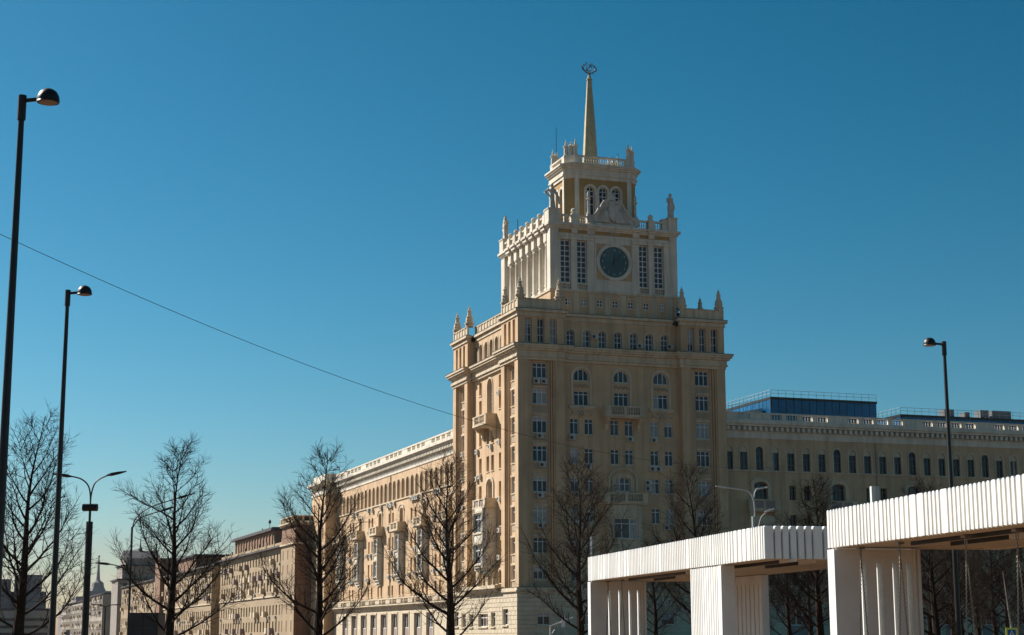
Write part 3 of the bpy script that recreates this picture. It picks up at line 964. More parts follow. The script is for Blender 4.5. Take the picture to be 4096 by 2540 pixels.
for s in (-1, 1):
    for k in range(9):
        a = 0.35 + 0.13 * k
        L = 2.3 - 0.07 * k
        p0 = FB.p(14.0 + s * 0.35, 0.08, 54.15)
        u, z = 14.0 + s * (0.3 + L * sin(a)), 54.15 + L * cos(a) * 0.95
        if z > 56.4: z = 56.4
        um, zm = 14.0 + s * (0.3 + 0.5 * L * sin(a * 1.08)), 54.15 + 0.5 * L * cos(a * 1.08)
        fl.tube([p0, FB.p(um, 0.2, zm), FB.p(u, 0.08, z)], [0.10, 0.17, 0.06], 5)
    for k in range(7):
        fl.lathe(FB.p(14.0 + s * (0.5 + 0.32 * k), 0.08, 54.12 + 0.05 * rr.random()), [(0.02, -0.14), (0.17, -0.02), (0.13, 0.12), (0.0, 0.24)], 6)
fl.build('carved_banners', 'statue', CR)
st = MB()
pts = []
for i in range(10):
    r = 0.62 if i % 2 == 0 else 0.27
    a = pi / 2 + 2 * pi * i / 10 - 0.25
    pts.append((14.0 + r * cos(a), 57.5 + r * sin(a)))
st.prism(FB, pts, -0.35, 0.12)
st.build('star', 'statue', CR)
for u in (10.75, 17.35):
    f = MB()
    f.box(FB, u - 0.32, u + 0.32, -0.7, 0.1, 53.95, 55.0)
    f.lathe(FB.p(u, -0.3, 55.0), [(0.3, 0), (0.3, 0.25), (0.17, 0.4), (0.15, 2.0), (0.34, 2.12), (0.34, 2.2), (0.12, 2.3), (0.2, 2.55), (0.2, 2.8), (0.1, 3.1), (0, 3.2)], 8)
    f.build('pinnacle', 'statue', H)

# ---- lantern
LX0, LX1, LY0, LY1, CH = 9.28, 19.42, 6.5, 13.8, 1.02
FL = Fr((0, LY0, 0), (1, 0, 0), (0, -1, 0), 0.0)
LL = Fr((LX0, 0, 0), (0, 1, 0), (-1, 0, 0), -pi / 2)
def octo(e):
    return [(LX0 + CH - e * 0.41, LY0 - e), (LX1 - CH + e * 0.41, LY0 - e), (LX1 + e, LY0 + CH - e * 0.41), (LX1 + e, LY1 - CH + e * 0.41),
            (LX1 - CH + e * 0.41, LY1 + e), (LX0 + CH - e * 0.41, LY1 + e), (LX0 - e, LY1 - CH + e * 0.41), (LX0 - e, LY0 + CH - e * 0.41)]
def octband(mb, e, z0, z1):
    p = octo(e); b = len(mb.v)
    mb.v += [(x, y, z0) for x, y in p] + [(x, y, z1) for x, y in p]
    mb.f += [tuple(range(b, b + 8)), tuple(range(b + 8, b + 16))]
    for i in range(8):
        j = (i + 1) % 8
        mb.f.append((b + i, b + j, b + 8 + j, b + 8 + i))
mb = MB()
AR = [14.35 + 1.82 * k for k in (-1, 0, 1)]
mb.wall(FL, LX0 + CH, LX1 - CH, 53.6, 60.95, 0, [(u - 0.56, u + 0.56, 55.2, 59.95, 0.56) for u in AR], 0.35)
LAR = [LY0 + CH + 1.1 + 1.55 * k for k in range(3)]
mb.wall(LL, LY0 + CH, LY1 - CH, 53.6, 60.95, 0, [(u - 0.5, u + 0.5, 55.2, 59.9, 0.5) for u in LAR], 0.35)
P = octo(0)
for i in (1, 2, 3, 4, 5, 7):
    if i == 7: a, b = P[7], P[0]
    else: a, b = P[i], P[i + 1]
    mb.poly([(a[0], a[1], 53.6), (b[0], b[1], 53.6), (b[0], b[1], 60.95), (a[0], a[1], 60.95)])
a, b = P[5], P[6]
mb.poly([(a[0], a[1], 53.6), (b[0], b[1], 53.6), (b[0], b[1], 60.95), (a[0], a[1], 60.95)])
mb.build('lantern_wall', 'ochre', H)
tr = MB()
for u in AR:
    window(FL, H, u, 55.2, -0.3, 1.12, 4.75, rise=0.56, cols=2, rows=(0.5, 0.74, 0.88), bar=0.08, var=0, dep=0.3, tm='white', sur=((0.58, 0.32, 4.2, 0.57, 0, 0.1),))
for u in LAR:
    window(LL, H, u, 55.2, -0.3, 1.0, 4.7, rise=0.5, cols=2, rows=(0.5, 0.74, 0.88), bar=0.08, var=0, dep=0.3, tm='white', sur=((0.52, 0.26, 4.2, 0.5, 0, 0.1),))
for u in (AR[0] + 0.91, AR[1] + 0.91):
    tr.box(FL, u - 0.3, u + 0.3, -0.02, 0.16, 58.9, 59.25)
for a, b in ((LX0 + CH, LX0 + CH + 0.62), (LX1 - CH - 0.62, LX1 - CH)):
    tr.box(FL, a, b, -0.05, 0.12, 53.6, 60.95)
for a, b in ((LY0 + CH, LY0 + CH + 0.45), (LY1 - CH - 0.45, LY1 - CH)):
    tr.box(LL, a, b, -0.05, 0.12, 53.6, 60.95)
for e, z0, z1 in ((0.16, 60.95, 61.4), (0.3, 61.4, 61.62), (0.22, 61.62, 62.25), (0.42, 62.25, 62.5), (0.6, 62.5, 62.72), (0.75, 62.72, 62.95)):
    octband(tr, e, z0, z1)
tr.build('lantern_trim', 'white', H)
q = MB(); bl = MB()
for F, u0, u1 in ((FL, LX0 + CH, LX1 - CH), (LL, LY0 + CH, LY1 - CH)):
    q.box(F, u0, u1, -0.3, 0.06, 62.95, 63.15); q.box(F, u0, u1, -0.3, 0.08, 63.95, 64.15)
    q.box(F, u0, u0 + 0.9, -0.3, 0.05, 63.15, 63.95); q.box(F, u1 - 0.9, u1, -0.3, 0.05, 63.15, 63.95)
    balusters(bl, F, u0 + 0.95, u1 - 0.95, -0.12, 63.15, 0.8, 0.33)
for i in (1, 3, 5, 7):
    a, b = P[i], P[(i + 1) % 8]
    dx, dy = (b[0] - a[0]), (b[1] - a[1])
    c = Vector((14.35 - (a[0] + b[0]) / 2, 10.15 - (a[1] + b[1]) / 2, 0)).normalized() * 0.35
    q.poly([(a[0], a[1], 62.95), (b[0], b[1], 62.95), (b[0], b[1], 64.15), (a[0], a[1], 64.15)])
    q.poly([(a[0] + c.x, a[1] + c.y, 62.95), (b[0] + c.x, b[1] + c.y, 62.95), (b[0] + c.x, b[1] + c.y, 64.15), (a[0] + c.x, a[1] + c.y, 64.15)])
    q.poly([(a[0], a[1], 64.15), (b[0], b[1], 64.15), (b[0] + c.x, b[1] + c.y, 64.15), (a[0] + c.x, a[1] + c.y, 64.15)])
for F2, u0, u1, n in ((FL, LX0 + CH, LX1 - CH, -(LY1 - LY0)), (LL, LY0 + CH, LY1 - CH, -(LX1 - LX0))):
    q.box(F2, u0, u1, n, n + 0.3, 62.95, 63.2); q.box(F2, u0, u1, n, n + 0.3, 63.95, 64.15)
    balusters(bl, F2, u0, u1, n + 0.15, 63.2, 0.75, 0.33)
bo = q.build('lantern_balustrade', 'white', H)
bl.build('baluster', 'white', bo, stuff=True)
rf = MB(); octband(rf, -0.3, 62.9, 63.0); rf.build('roof', 'roof', H)
PIN = [(0.36, 0), (0.36, 0.15), (0.28, 0.2), (0.26, 1.2), (0.40, 1.28), (0.40, 1.38), (0.16, 1.45), (0.12, 1.9), (0.16, 1.95), (0.05, 2.05), (0.05, 2.3), (0, 2.35)]
pm = MB().lathe((0, 0, 0), PIN, 8, rot=pi / 8).mesh('pinnacle', 'white')
um = MB().lathe((0, 0, 0), [(0.3, 0), (0.3, 0.3), (0.36, 0.35), (0.3, 1.2), (0.36, 1.4), (0.3, 1.5), (0.14, 1.6), (0.2, 1.8), (0, 1.95)], 8, rot=pi / 8).mesh('urn', 'white')
for i, (x, y) in enumerate(P):
    c = Vector((14.35 - x, 10.15 - y, 0)).normalized() * 0.35
    inst(pm, 'pinnacle', H, (x + c.x, y + c.y, 64.13))
for i in (1, 3, 5, 7):
    a, b = P[i], P[(i + 1) % 8]
    x, y = (a[0] + b[0]) / 2, (a[1] + b[1]) / 2
    c = Vector((14.35 - x, 10.15 - y, 0)).normalized() * 0.4
    inst(um, 'urn', H, (x + c.x, y + c.y, 64.13))
# spire
SX, SY = 14.35, 10.9
sp = MB()
sp.lathe((SX, SY, 62.95), [(1.25, 0), (1.25, 1.2), (1.12, 1.3), (1.0, 2.6), (0.72, 7.4), (0.32, 13.3), (0.42, 13.35), (0.42, 13.5), (0.26, 13.6), (0.14, 14.1), (0.16, 14.2), (0.05, 14.3), (0.04, 15.0), (0, 15.02)], 8, rot=pi / 8)
SPI = sp.build('spire', 'gold', H)
em = MB()
ec = Vector((SX, SY, 77.95))
for s in (-1, 1):
    pts = [ec + Vector((s * x, 0, z)) for x, z in ((0, -0.72), (0.45, -0.55), (0.85, -0.2), (0.95, 0.1), (0.7, 0.4), (0.3, 0.68))]
    em.tube([tuple(p) for p in pts], [0.07, 0.09, 0.1, 0.09, 0.07, 0.04], 5)
    for k, p in enumerate(pts):
        for t in (-1, 1):
            d = Vector((s * 0.22, 0.06 * t, 0.2 * t))
            em.tube([tuple(p), tuple(p + d * 0.6), tuple(p + d * 1.1)], [0.03, 0.085, 0.01], 4)
em.tube([tuple(ec + Vector((0.42 * cos(2.2 + 4.1 * i / 10), 0, 0.05 + 0.42 * sin(2.2 + 4.1 * i / 10)))) for i in range(11)], [0.03 + 0.05 * sin(pi * i / 10) for i in range(11)], 5)
em.tube([tuple(ec + Vector((-0.45, 0, -0.35))), tuple(ec + Vector((0.2, 0, 0.45)))], 0.07, 5)
em.tube([tuple(ec + Vector((0.0, 0, 0.62))), tuple(ec + Vector((0.42, 0, 0.22)))], 0.1, 4)
em.build('spire_emblem', 'roof', SPI)
an = MB()
an.tube([(11.2, 15.6, 63), (11.2, 15.6, 70.6)], 0.045, 5)
an.build('antenna', 'metal', H)
an = MB(); an.tube([(6.2, 17.5, 53.6), (6.2, 17.5, 57.6)], 0.05, 5); an.build('antenna', 'metal', H)
an = MB(); an.tube([(17.2, 8.0, 63), (17.2, 8.0, 65.3)], 0.05, 5); an.tube([(16.7, 8.3, 63), (16.7, 8.3, 64.9)], 0.04, 5); an.build('antenna', 'metal', H)

# ---- podium of the tower
def podium(F, u0, u1, ops):
    mb = MB()
    mb.wall(F, u0, u1, 0, 6.62, 0.22, ops, 0.35)
    mb.build('podium_wall', 'stone', H)
    for ua, ub, za, zb, r in ops:
        window(F, H, (ua + ub) / 2, za, -0.1, ub - ua, zb - za, cols=2 if ub - ua < 2.3 else 3, rows=(0.7,), var=0)
        t = MB(); t.box(F, ua - 0.12, ub + 0.12, 0.2, 0.42, za - 0.2, za - 0.01); t.build('sill', 'trim', H)
OPL = [(3.2, 5.2, 2.86, 4.78, 0), (8.2, 9.7, 2.7, 4.42, 0), (11.2, 14.9, 2.7, 4.3, 0), (17.2, 18.7, 2.7, 4.3, 0), (20.4, 22.0, 2.7, 4.4, 0), (23.5, 25.4, 2.8, 4.7, 0)]
OPF = [(2.35, 3.95, 2.85, 4.3, 0), (7.8, 9.6, 2.85, 4.4, 0), (13.0, 15.4, 0.15, 4.6, 0), (18.7, 20.5, 2.85, 4.4, 0), (24.3, 26.0, 2.85, 4.3, 0)]
podium(LEFT, 0, TD, OPL)
podium(FRONT, -0.22, TW, OPF)
def blocks(F, u0, u1, bl, ops, zs, rows, seed):
    hgt = 0.53
    m1 = MB()
    # chamfered face block, origin at lower-left
    a, c, t = 1.0, 0.025, 0.06
    m1.v = [(0, 0, 0), (1, 0, 0), (1, 0, 1), (0, 0, 1), (0.02, -t, 0.05), (0.98, -t, 0.05), (0.98, -t, 0.95), (0.02, -t, 0.95)]
    m1.f = [(4, 5, 6, 7), (0, 1, 5, 4), (1, 2, 6, 5), (2, 3, 7, 6), (3, 0, 4, 7)]
    me = m1.mesh('stone_block', 'stone')
    for r in range(rows):
        z = zs + r * hgt
        u = u0 - (bl / 2 if r % 2 else 0)
        while u < u1 - 0.01:
            ua, ub = max(u, u0), min(u + bl, u1)
            segs = [(ua, ub)]
            for oa, ob_, za, zb, _ in ops:
                if z + hgt > za - 0.2 and z < zb:
                    ns = []
                    for s0, s1 in segs:
                        if ob_ <= s0 or oa >= s1: ns.append((s0, s1))
                        else:
                            if oa - 0.13 > s0: ns.append((s0, oa - 0.13))
                            if ob_ + 0.13 < s1: ns.append((ob_ + 0.13, s1))
                    segs = ns
            for s0, s1 in segs:
                if s1 - s0 > 0.15:
                    if F is LEFT: p = F.p(s1, 0.222, z + 0.015)
                    else: p = F.p(s0, 0.222, z + 0.015)
                    inst(me, 'stone_block', H, p, F.rot, sc=(s1 - s0 - 0.02, 1, hgt - 0.03))
            u += bl
blocks(LEFT, -0.2, TD, 1.32, OPL, 1.32, 10, 1)
blocks(FRONT, -0.2, TW, 2.86, OPF, 1.32, 10, 2)
PC = [(6.62, 6.8, 0.32), (6.8, 7.0, 0.5), (7.0, 7.3, 0.38)]
cornice('podium_cornice', FRONT, 0, TW, PC, ret=(1, 0)); cornice('podium_cornice', LEFT, 0.6, TD, [(a + 0.002, b - 0.002, o - 0.003) for a, b, o in PC])

# ------------------------------------------------------------------ wings
WT = [(26.6, 27.4, 0.10), (27.4, 27.52, 0.22), (27.52, 28.12, 0.14), (28.12, 28.4, 0.75), (28.4, 28.9, 1.0)]
def wing(F, u0, u1, n, arches, tall, ww, bays, pairs, low_ops, acs, seed):
    R = random.Random(seed)
    ops = []
    AW = []
    for i, u in enumerate(arches):
        h = 3.05
        ops.append((u - ww / 2, u + ww / 2, 22.5, 22.5 + h, ww / 2)); AW.append((u, h))
    mb = MB()
    mb.wall(F, u0, u1, 22.3, 26.65, n, ops, 0.42 if F is LEFT else 0.28, seg=8)
    RS = ((18.72, 20.6), (14.87, 16.8), (11.1, 13.05), (7.75, 9.3))
    ops2 = []
    PW = []
    for c in pairs:
        for a, b in RS:
            for s in (-1, 1):
                PW.append((c + s * 1.08, a, b)); ops2.append((c + s * 1.08 - 0.5, c + s * 1.08 + 0.5, a, b, 0))
    for c in bays:
        ops2.append((c - 0.95, c + 0.95, 18.8, 20.95, 0.4))
        for s in (-1, 1):
            ops2.append((c + s * 1.0 - 0.48, c + s * 1.0 + 0.48, 7.75, 9.3, 0)); PW.append((c + s * 1.0, 7.75, 9.3))
    mb.wall(F, u0, u1, 6.4, 22.3, n, ops2, 0.54, seg=8)
    mb.build('wing_wall', 'wall', H)
    for i, (u, h) in enumerate(AW):
        if F is LEFT:
            window(F, H, u, 22.5, n - 0.38, ww, h, rise=ww / 2, cols=2, rows=(0.4, 0.7), bar=0.07, dark=0.3, dep=0.38, sur=((ww / 2 + 0.01, 0.1, 3.05 - ww / 2, ww / 2, 0, 0.07),))
        else:
            if i in tall:
                window(F, H, u, 22.5, n - 0.25, ww, h, rise=ww / 2, cols=2, rows=(0.4, 0.72), bar=0.05, var=0, fr='browndark', sur=((ww / 2 + 0.01, 0.2, 3.05 - ww / 2, ww / 2, 0, 0.07),), dep=0.25)
            else:
                window(F, H, u, 22.5, n - 0.25, ww, h - 0.7, cols=2, rows=(0.66,), bar=0.05, var=0, fr='browndark', sur=((ww / 2 + 0.01, 0.2, 3.05 - ww / 2, ww / 2, 0, 0.07),), dep=0.25)
    for u, a, b in PW:
        window(F, H, u, a, n - 0.5, 0.98, b - a, cols=2, rows=(0.72,), bar=0.08, dark=0.6 if F is LEFT else 1.0, fr='frame' if F is LEFT else 'browndark', dep=0.5, sill=0.1)
    for c in bays:
        window(F, H, c, 18.8, n - 0.5, 1.9, 2.15, rise=0.4, cols=3, rows=(0.66,), bar=0.08, var=0, fr='frame' if F is LEFT else 'browndark', dep=0.5, sur=((1.0, 0.42, 1.8, 0.42, 0, 0.10), (1.45, 0.14, 1.8, 0.86, 1.78, 0.2)))
    for i, u in enumerate(arches):
        if F is FRONT and i not in tall:
            q = MB(); q.prism(F, [(u - ww / 2, 24.82)] + [(u - ww / 2 * cos(pi * k / 8), 25.55 - ww / 2 + ww / 2 * sin(pi * k / 8)) for k in range(9)] + [(u + ww / 2, 24.82)], n - 0.3, n - 0.1)
            q.build('lunette', 'trim', H)
    tr = MB()
    tr.box(F, u0, u1, n - 0.02, n + 0.16, 22.28, 22.48)
    tr.build('string_course', 'trim', H)
    co = MB()
    for z0, z1, o in WT:
        co.box(F, u0, u1, n - 0.6, n + o, z0, z1)
    co.build('wing_cornice', 'white', H)
    return R
HT = H
HR = thing('hotel_wing', 'shaded right wing of the clock tower hotel with arched top windows and pale balustrade', 'building', (56, 8, 0), 'wings of the hotel')
HL = thing('hotel_wing', 'long sunlit left wing of the hotel with arcaded top floor and bay windows', 'building', (8, 64, 0), 'wings of the hotel')
# right wing
H = HR
RWN = -1.2
RAR = [31.25 + 2.28 * k for k in range(-1, 24)]
RAR[0] = 29.15
tallr = [2, 7, 12, 17, 22]
wing(FRONT, TW, 86, RWN, RAR, tallr, 1.08, [33.6 + 11.4 * k for k in range(5)], [39.3 + 11.4 * k for k in range(5)], [], [], 3)
# left wing
H = HL
LAR2 = [41.6 + 2.58 * k for k in range(-5, 23)]
LAR2 = [u for u in LAR2 if 28.2 < u < 100.2]
LBAY = [31.9 + 12.9 * k for k in range(6)]
LPAIR = [38.2 + 12.9 * k for k in range(5)]
wing(LEFT, TD, 101.2, RWN, LAR2, [], 1.55, LBAY, LPAIR, [], [], 4)
H = HR
for k in range(5):
    c = 33.6 + 11.4 * k
    balcony(FRONT, c, 2.2, RWN, RWN + 1.0, 17.55, 1.1, brackets=True, panel=True)
    oriel(FRONT, c, 1.9, RWN, RWN + 0.35, 10.9, 16.6, [(13.0, 15.6)], m='trim', cham=0.4)
H = HL
for k, c in enumerate(LBAY):
    balcony(LEFT, c, 2.35, RWN, RWN + 1.35, 17.65 + 0.02 * k, 1.05, brackets=False)
    oriel(LEFT, c, 1.5, RWN, RWN + 0.8, 10.5, 17.15, [(14.5, 16.7), (10.9, 13.2)], cham=0.3)
RA = random.Random(17)
for c in LPAIR:
    for z in (18.0, 14.1, 10.3, 21.5):
        for s in (-1.6, -0.5, 0.6, 1.7):
            if RA.random() < 0.42:
                ac(LEFT, c + s, z + RA.uniform(-0.1, 0.15), RWN + 0.02)
for u in (86, 78, 75.5, 69.8, 64.2, 61.7, 51.2, 48.6, 46.0, 37.3):
    ac(LEFT, u, 21.6, RWN + 0.02)
# modillions
H = HR
md = MB(); md.box(LF, -0.19, 0.19, 0, 0.55, 0, 0.5); md.prism_side(LF, -0.15, 0.15, [(0, -0.08), (0.3, 0), (0, 0)])
mdm = md.mesh('modillion', 'white')
for k in range(72):
    x, y, z = FRONT.p(TW + 0.5 + 0.78 * k, RWN + 0.14, 27.56)
    inst(mdm, 'modillion', H, (x, y, z))
H = HL
dm = MB()
for k in range(95):
    u = TD + 0.6 + 0.78 * k
    if u < 100.9:
        dm.box(LEFT, u - 0.19, u + 0.19, RWN + 0.1, RWN + 0.62, 27.56, 28.08)
dm.build('modillion', 'white', H, stuff=True)

def wing_bal(F, u0, u1, n, start, mod, k0, k1, m='white'):
    q = MB(); bl = MB()
    q.box(F, u0, u1, n - 0.3, n, 28.9, 29.08)
    q.box(F, u0, u1, n - 0.33, n + 0.03, 29.74, 29.95)
    gaps = []
    for k in range(k0, k1):
        for j in range(4):
            a = start + mod * k + j * mod * 0.198
            gaps.append((a, a + mod * 0.142))
    gaps = [g_ for g_ in gaps if g_[0] > u0 and g_[1] < u1]
    c = u0
    for a, b in gaps:
        if a > c: q.box(F, c, a, n - 0.28, n - 0.02, 29.08, 29.74)
        balusters(bl, F, a, b, n - 0.14, 29.08, 0.66, 0.33)
        c = b
    q.box(F, c, u1, n - 0.28, n - 0.02, 29.08, 29.74)
    o = q.build('wing_balustrade', m, H)
    bl.build('baluster', m, o, stuff=True)
H = HR
wing_bal(FRONT, TW, 86, RWN + 0.4, 35.15, 11.38, -1, 5)
H = HL
wing_bal(LEFT, TD, 101, RWN + 0.4, 31.0, 12.9, -1, 6)
for P_, q1, q2 in ((HR, (TW - 2, 86, -1.9, -16), (TW - 0.5, 86, -1.6, -16)), (HL, (1.9, 16, -TD + 1, -101.2), (1.6, 16, -TD + 0.5, -101))):
    rb = MB(); rb.box(W, *q1, 0.0, 28.6); rb.build('inner_wall', 'wall', P_)
    rf = MB(); rf.box(W, *q2, 28.6, 28.93); rf.build('roof', 'roof', P_)
# wing ground floors
def wing_base(F, u0, u1, ops, n):
    mb = MB()
    mb.wall(F, u0, u1, 0, 5.65, n, ops, 0.4)
    mb.build('podium_wall', 'stone', H)
    for ua, ub, za, zb, r in ops:
        zz = 2.73
        fmx, px = win_mesh(ub - ua, zb - zz, 0, 3, (), 0.12)
        o = window(F, H, (ua + ub) / 2, zz, n - 0.36, ub - ua, zb - zz, cols=3, rows=(), bar=0.12, var=0)
        p = MB(); p.box(F, ua, ub, n - 0.45, n - 0.25, za, zz - 0.02); p.build('window_apron', 'panel', H)
        t = MB()
        t.box(F, ua - 0.35, ub + 0.35, n - 0.02, n + 0.12, zb + 0.03, zb + 0.3)
        t.box(F, ua - 0.3, ua - 0.05, n - 0.02, n + 0.09, za, zb + 0.03); t.box(F, ub + 0.05, ub + 0.3, n - 0.02, n + 0.09, za, zb + 0.03)
        t.build('window_surround', 'trim', H)
H = HL
wing_base(LEFT, TD, 101.2, [(u, u + 3.3, 0.5, 4.88, 0) for u in [97.3 - 6.45 * k for k in range(10)] if u < 97], -0.9)
H = HR
wing_base(FRONT, TW, 86, [(u, u + 2.6, 0.5, 4.88, 0) for u in [31.5 + 5.7 * k for k in range(9)]], -0.9)
for F, u0, u1 in ((LEFT, TD, 101.2), (FRONT, TW, 86)):
    H = HL if F is LEFT else HR
    cornice('podium_cornice', F, u0, u1, [(5.65, 5.95, 0.2), (5.95, 6.2, 0.45), (6.2, 6.42, 0.7)], n=-0.9)
    q = MB(); bl = MB()
    k = int((u1 - u0) / 6.45)
    q.box(F, u0, u1, -0.5, -0.3, 7.15, 7.32)
    for i in range(k + 1):
        a = u0 + i * 6.45
        q.box(F, a, min(a + 0.4, u1), -0.52, -0.28, 6.42, 7.15)
        if a + 2.6 < u1:
            q.box(F, a + 1.6, a + 2.0, -0.52, -0.28, 6.42, 7.15)
            q.box(F, a + 2.0, min(a + 4.4, u1), -0.46, -0.36, 6.42, 7.15)
            balusters(bl, F, a + 0.45, a + 1.55, -0.4, 6.42, 0.73, 0.3); balusters(bl, F, a + 4.5, min(a + 6.3, u1), -0.4, 6.42, 0.73, 0.3)
    o = q.build('terrace_balustrade', 'trim', H)
    bl.build('baluster', 'trim', o, stuff=True)
# end block of the left wing
H = HL
eb = MB()
EN, EU0, EU1 = 0.9, 101.2, 112.5
ops = []
for a, b in ((22.5, 25.2), (18.72, 20.6), (14.87, 16.8), (11.1, 13.05), (7.75, 9.3), (2.7, 4.9)):
    for u in (103.2, 106.85, 110.5):
        ops.append((u - 0.5, u + 0.5, a, b, 0))
eb.wall(LEFT, EU0, EU1, 0, 26.65, EN, ops, 0.35)
eb.poly([LEFT.p(EU0, EN, 0), LEFT.p(EU0, -3, 0), LEFT.p(EU0, -3, 26.65), LEFT.p(EU0, EN, 26.65)])
eb.build('end_block_wall', 'wall', H)
for o in ops:
    window(LEFT, H, (o[0] + o[1]) / 2, o[2], EN - 0.3, 1.0, o[3] - o[2], cols=2, rows=(0.7,), dark=0.6)
co = MB()
for z0, z1, o in WT:
    co.box(LEFT, EU0 - o, EU1, EN - 4, EN + o, z0 + 0.003, z1 - 0.003)
co.box(LEFT, EU0 + 0.2, EU1, EN - 3, EN - 0.1, 28.9, 30.2)
co.build('wing_cornice', 'white', H)
for (y, z) in ((103.9, 21.4), (107.3, 17.6), (104, 13.8), (102.2, 3.2), (104.2, 2.0)):
    ac(LEFT, y, z, EN + 0.02)
eb = MB(); eb.box(W, -0.6, 14, -101.6, -112.4, 0, 28.5); eb.build('inner_wall', 'wall', H)
for P_, F, u in ((HR, FRONT, TW + 0.35), (HL, LEFT, TD + 0.5), (HR, FRONT, TW + 22.4), (HL, LEFT, TD + 37)):
    dp = MB(); dp.tube([F.p(u, RWN + 0.12, 7.5), F.p(u, RWN + 0.12, 26.5)], 0.08, 6); dp.build('drainpipe', 'panel', P_)
H = HT

# ------------------------------------------------------------------ statues on the clock block
def statue(name, label, x, y, z, h, face, pose):
    T = thing(name, label, 'statue', (x, y, z), 'statues on the corners of the clock block')
    s = h / 3.35
    mb = MB()
    c, sn = cos(face), sin(face)
    def P3(a, b, zz):      # a = sideways, b = forwards
        return (x + (a * sn + b * c) * s, y + (-a * c + b * sn) * s, z + zz * s)
    mb.tube([P3(0, 0, 0), P3(0.02, 0, 0.5), P3(0.04, 0.02, 1.1), P3(0.0, 0.02, 1.6), P3(-0.03, 0, 2.0), P3(0, 0, 2.45), P3(0, 0.0, 2.72), P3(0, 0.02, 2.80)],
            [0.46 * s, 0.33 * s, 0.33 * s, 0.38 * s, 0.29 * s, 0.44 * s, 0.36 * s, 0.13 * s], 10)
    mb.tube([P3(0, 0.02, 2.78), P3(0, 0.03, 2.88), P3(0, 0.05, 3.0), P3(0, 0.05, 3.15), P3(0, 0.03, 3.28), P3(0, 0.02, 3.35)], [0.12 * s, 0.15 * s, 0.22 * s, 0.24 * s, 0.18 * s, 0.02 * s], 8)
    arms = {'akimbo': ([P3(0.40, 0, 2.6), P3(0.95, -0.02, 2.2), P3(0.40, 0.12, 1.7)], [P3(-0.36, 0, 2.6), P3(-0.55, 0.12, 2.1), P3(-0.85, 0.25, 1.3), P3(-0.95, 0.3, 1.0)]),
            'cloak': ([P3(0.42, 0, 2.6), P3(0.62, 0.12, 2.1), P3(1.0, 0.4, 2.0)], [P3(-0.36, 0, 2.6), P3(-0.5, -0.05, 2.0), P3(-0.42, 0.1, 1.5)]),
            'flag': ([P3(0.36, 0, 2.6), P3(0.48, 0.12, 2.1), P3(0.42, 0.3, 1.7)], [P3(-0.36, 0, 2.6), P3(-0.45, 0.1, 2.2), P3(-0.3, 0.32, 1.9)])}[pose]
    for a in arms:
        mb.tube(a, [0.19 * s, 0.16 * s, 0.13 * s, 0.10 * s][:len(a)], 7)
    for k in range(7):
        a = -0.3 + 0.1 * k
        mb.tube([P3(a, 0.30 - 0.1 * abs(a), 0.05), P3(a * 0.9, 0.32 - 0.1 * abs(a), 0.8), P3(a * 0.6, 0.3, 1.6)], [0.09 * s, 0.06 * s, 0.03 * s], 5)
    for a in (-0.16, 0.16):
        mb.tube([P3(a, 0.2, 0.06), P3(a, 0.52, 0.05)], [0.12 * s, 0.07 * s], 6)
    mb.build('figure', 'statue', T, smooth=True)
    pl = MB(); pl.box(W, x - 0.42, x + 0.42, -(y - 0.42), -(y + 0.42), z - 0.02, z + 0.07); pl.build('plinth', 'statue', T)
    if pose == 'cloak':
        ck = MB()
        ck.tube([P3(-0.15, -0.15, 2.65), P3(-0.5, -0.2, 2.2), P3(-0.75, -0.15, 1.6), P3(-0.55, -0.1, 0.9)], [0.26 * s, 0.36 * s, 0.34 * s, 0.10 * s], 8)
        ck.build('cloak', 'statue', T, smooth=True)
    if pose == 'akimbo':
        b = MB(); b.tube([P3(-0.7, 0.25, 1.75), P3(-1.0, 0.3, 0.9), P3(-0.9, 0.3, 0.65)], [0.16 * s, 0.28 * s, 0.1 * s], 8); b.build('sheaf', 'statue', T, smooth=True)
    if pose == 'flag':
        b = MB(); b.prism(Fr((x, y, 0), (sn, -c, 0), (c, sn, 0), 0), [(-0.3 * s, z + 3.5 * s), (0.35 * s, z + 2.6 * s), (0.75 * s, z + 1.7 * s), (0.5 * s, z + 1.2 * s), (-0.1 * s, z + 1.6 * s)], 0.1, 0.3)
        b.build('banner', 'statue', T)
statue('statue', 'stone statue with hand on hip and a sheaf, on left front corner above the clock', BX0 + 0.5, BY0 + 0.55, 55.5, 3.35, -pi / 2, 'akimbo')
statue('statue', 'stone statue of cloaked figure holding out one hand, on right corner above the clock', BX1 - 0.6, BY0 + 0.55, 55.5, 3.45, -pi / 2 + 0.5, 'cloak')
statue('statue', 'sunlit stone statue with draped banner on far left corner behind the row of columns', BX0 + 0.45, BY1 - 0.75, 55.5, 3.3, pi, 'flag')

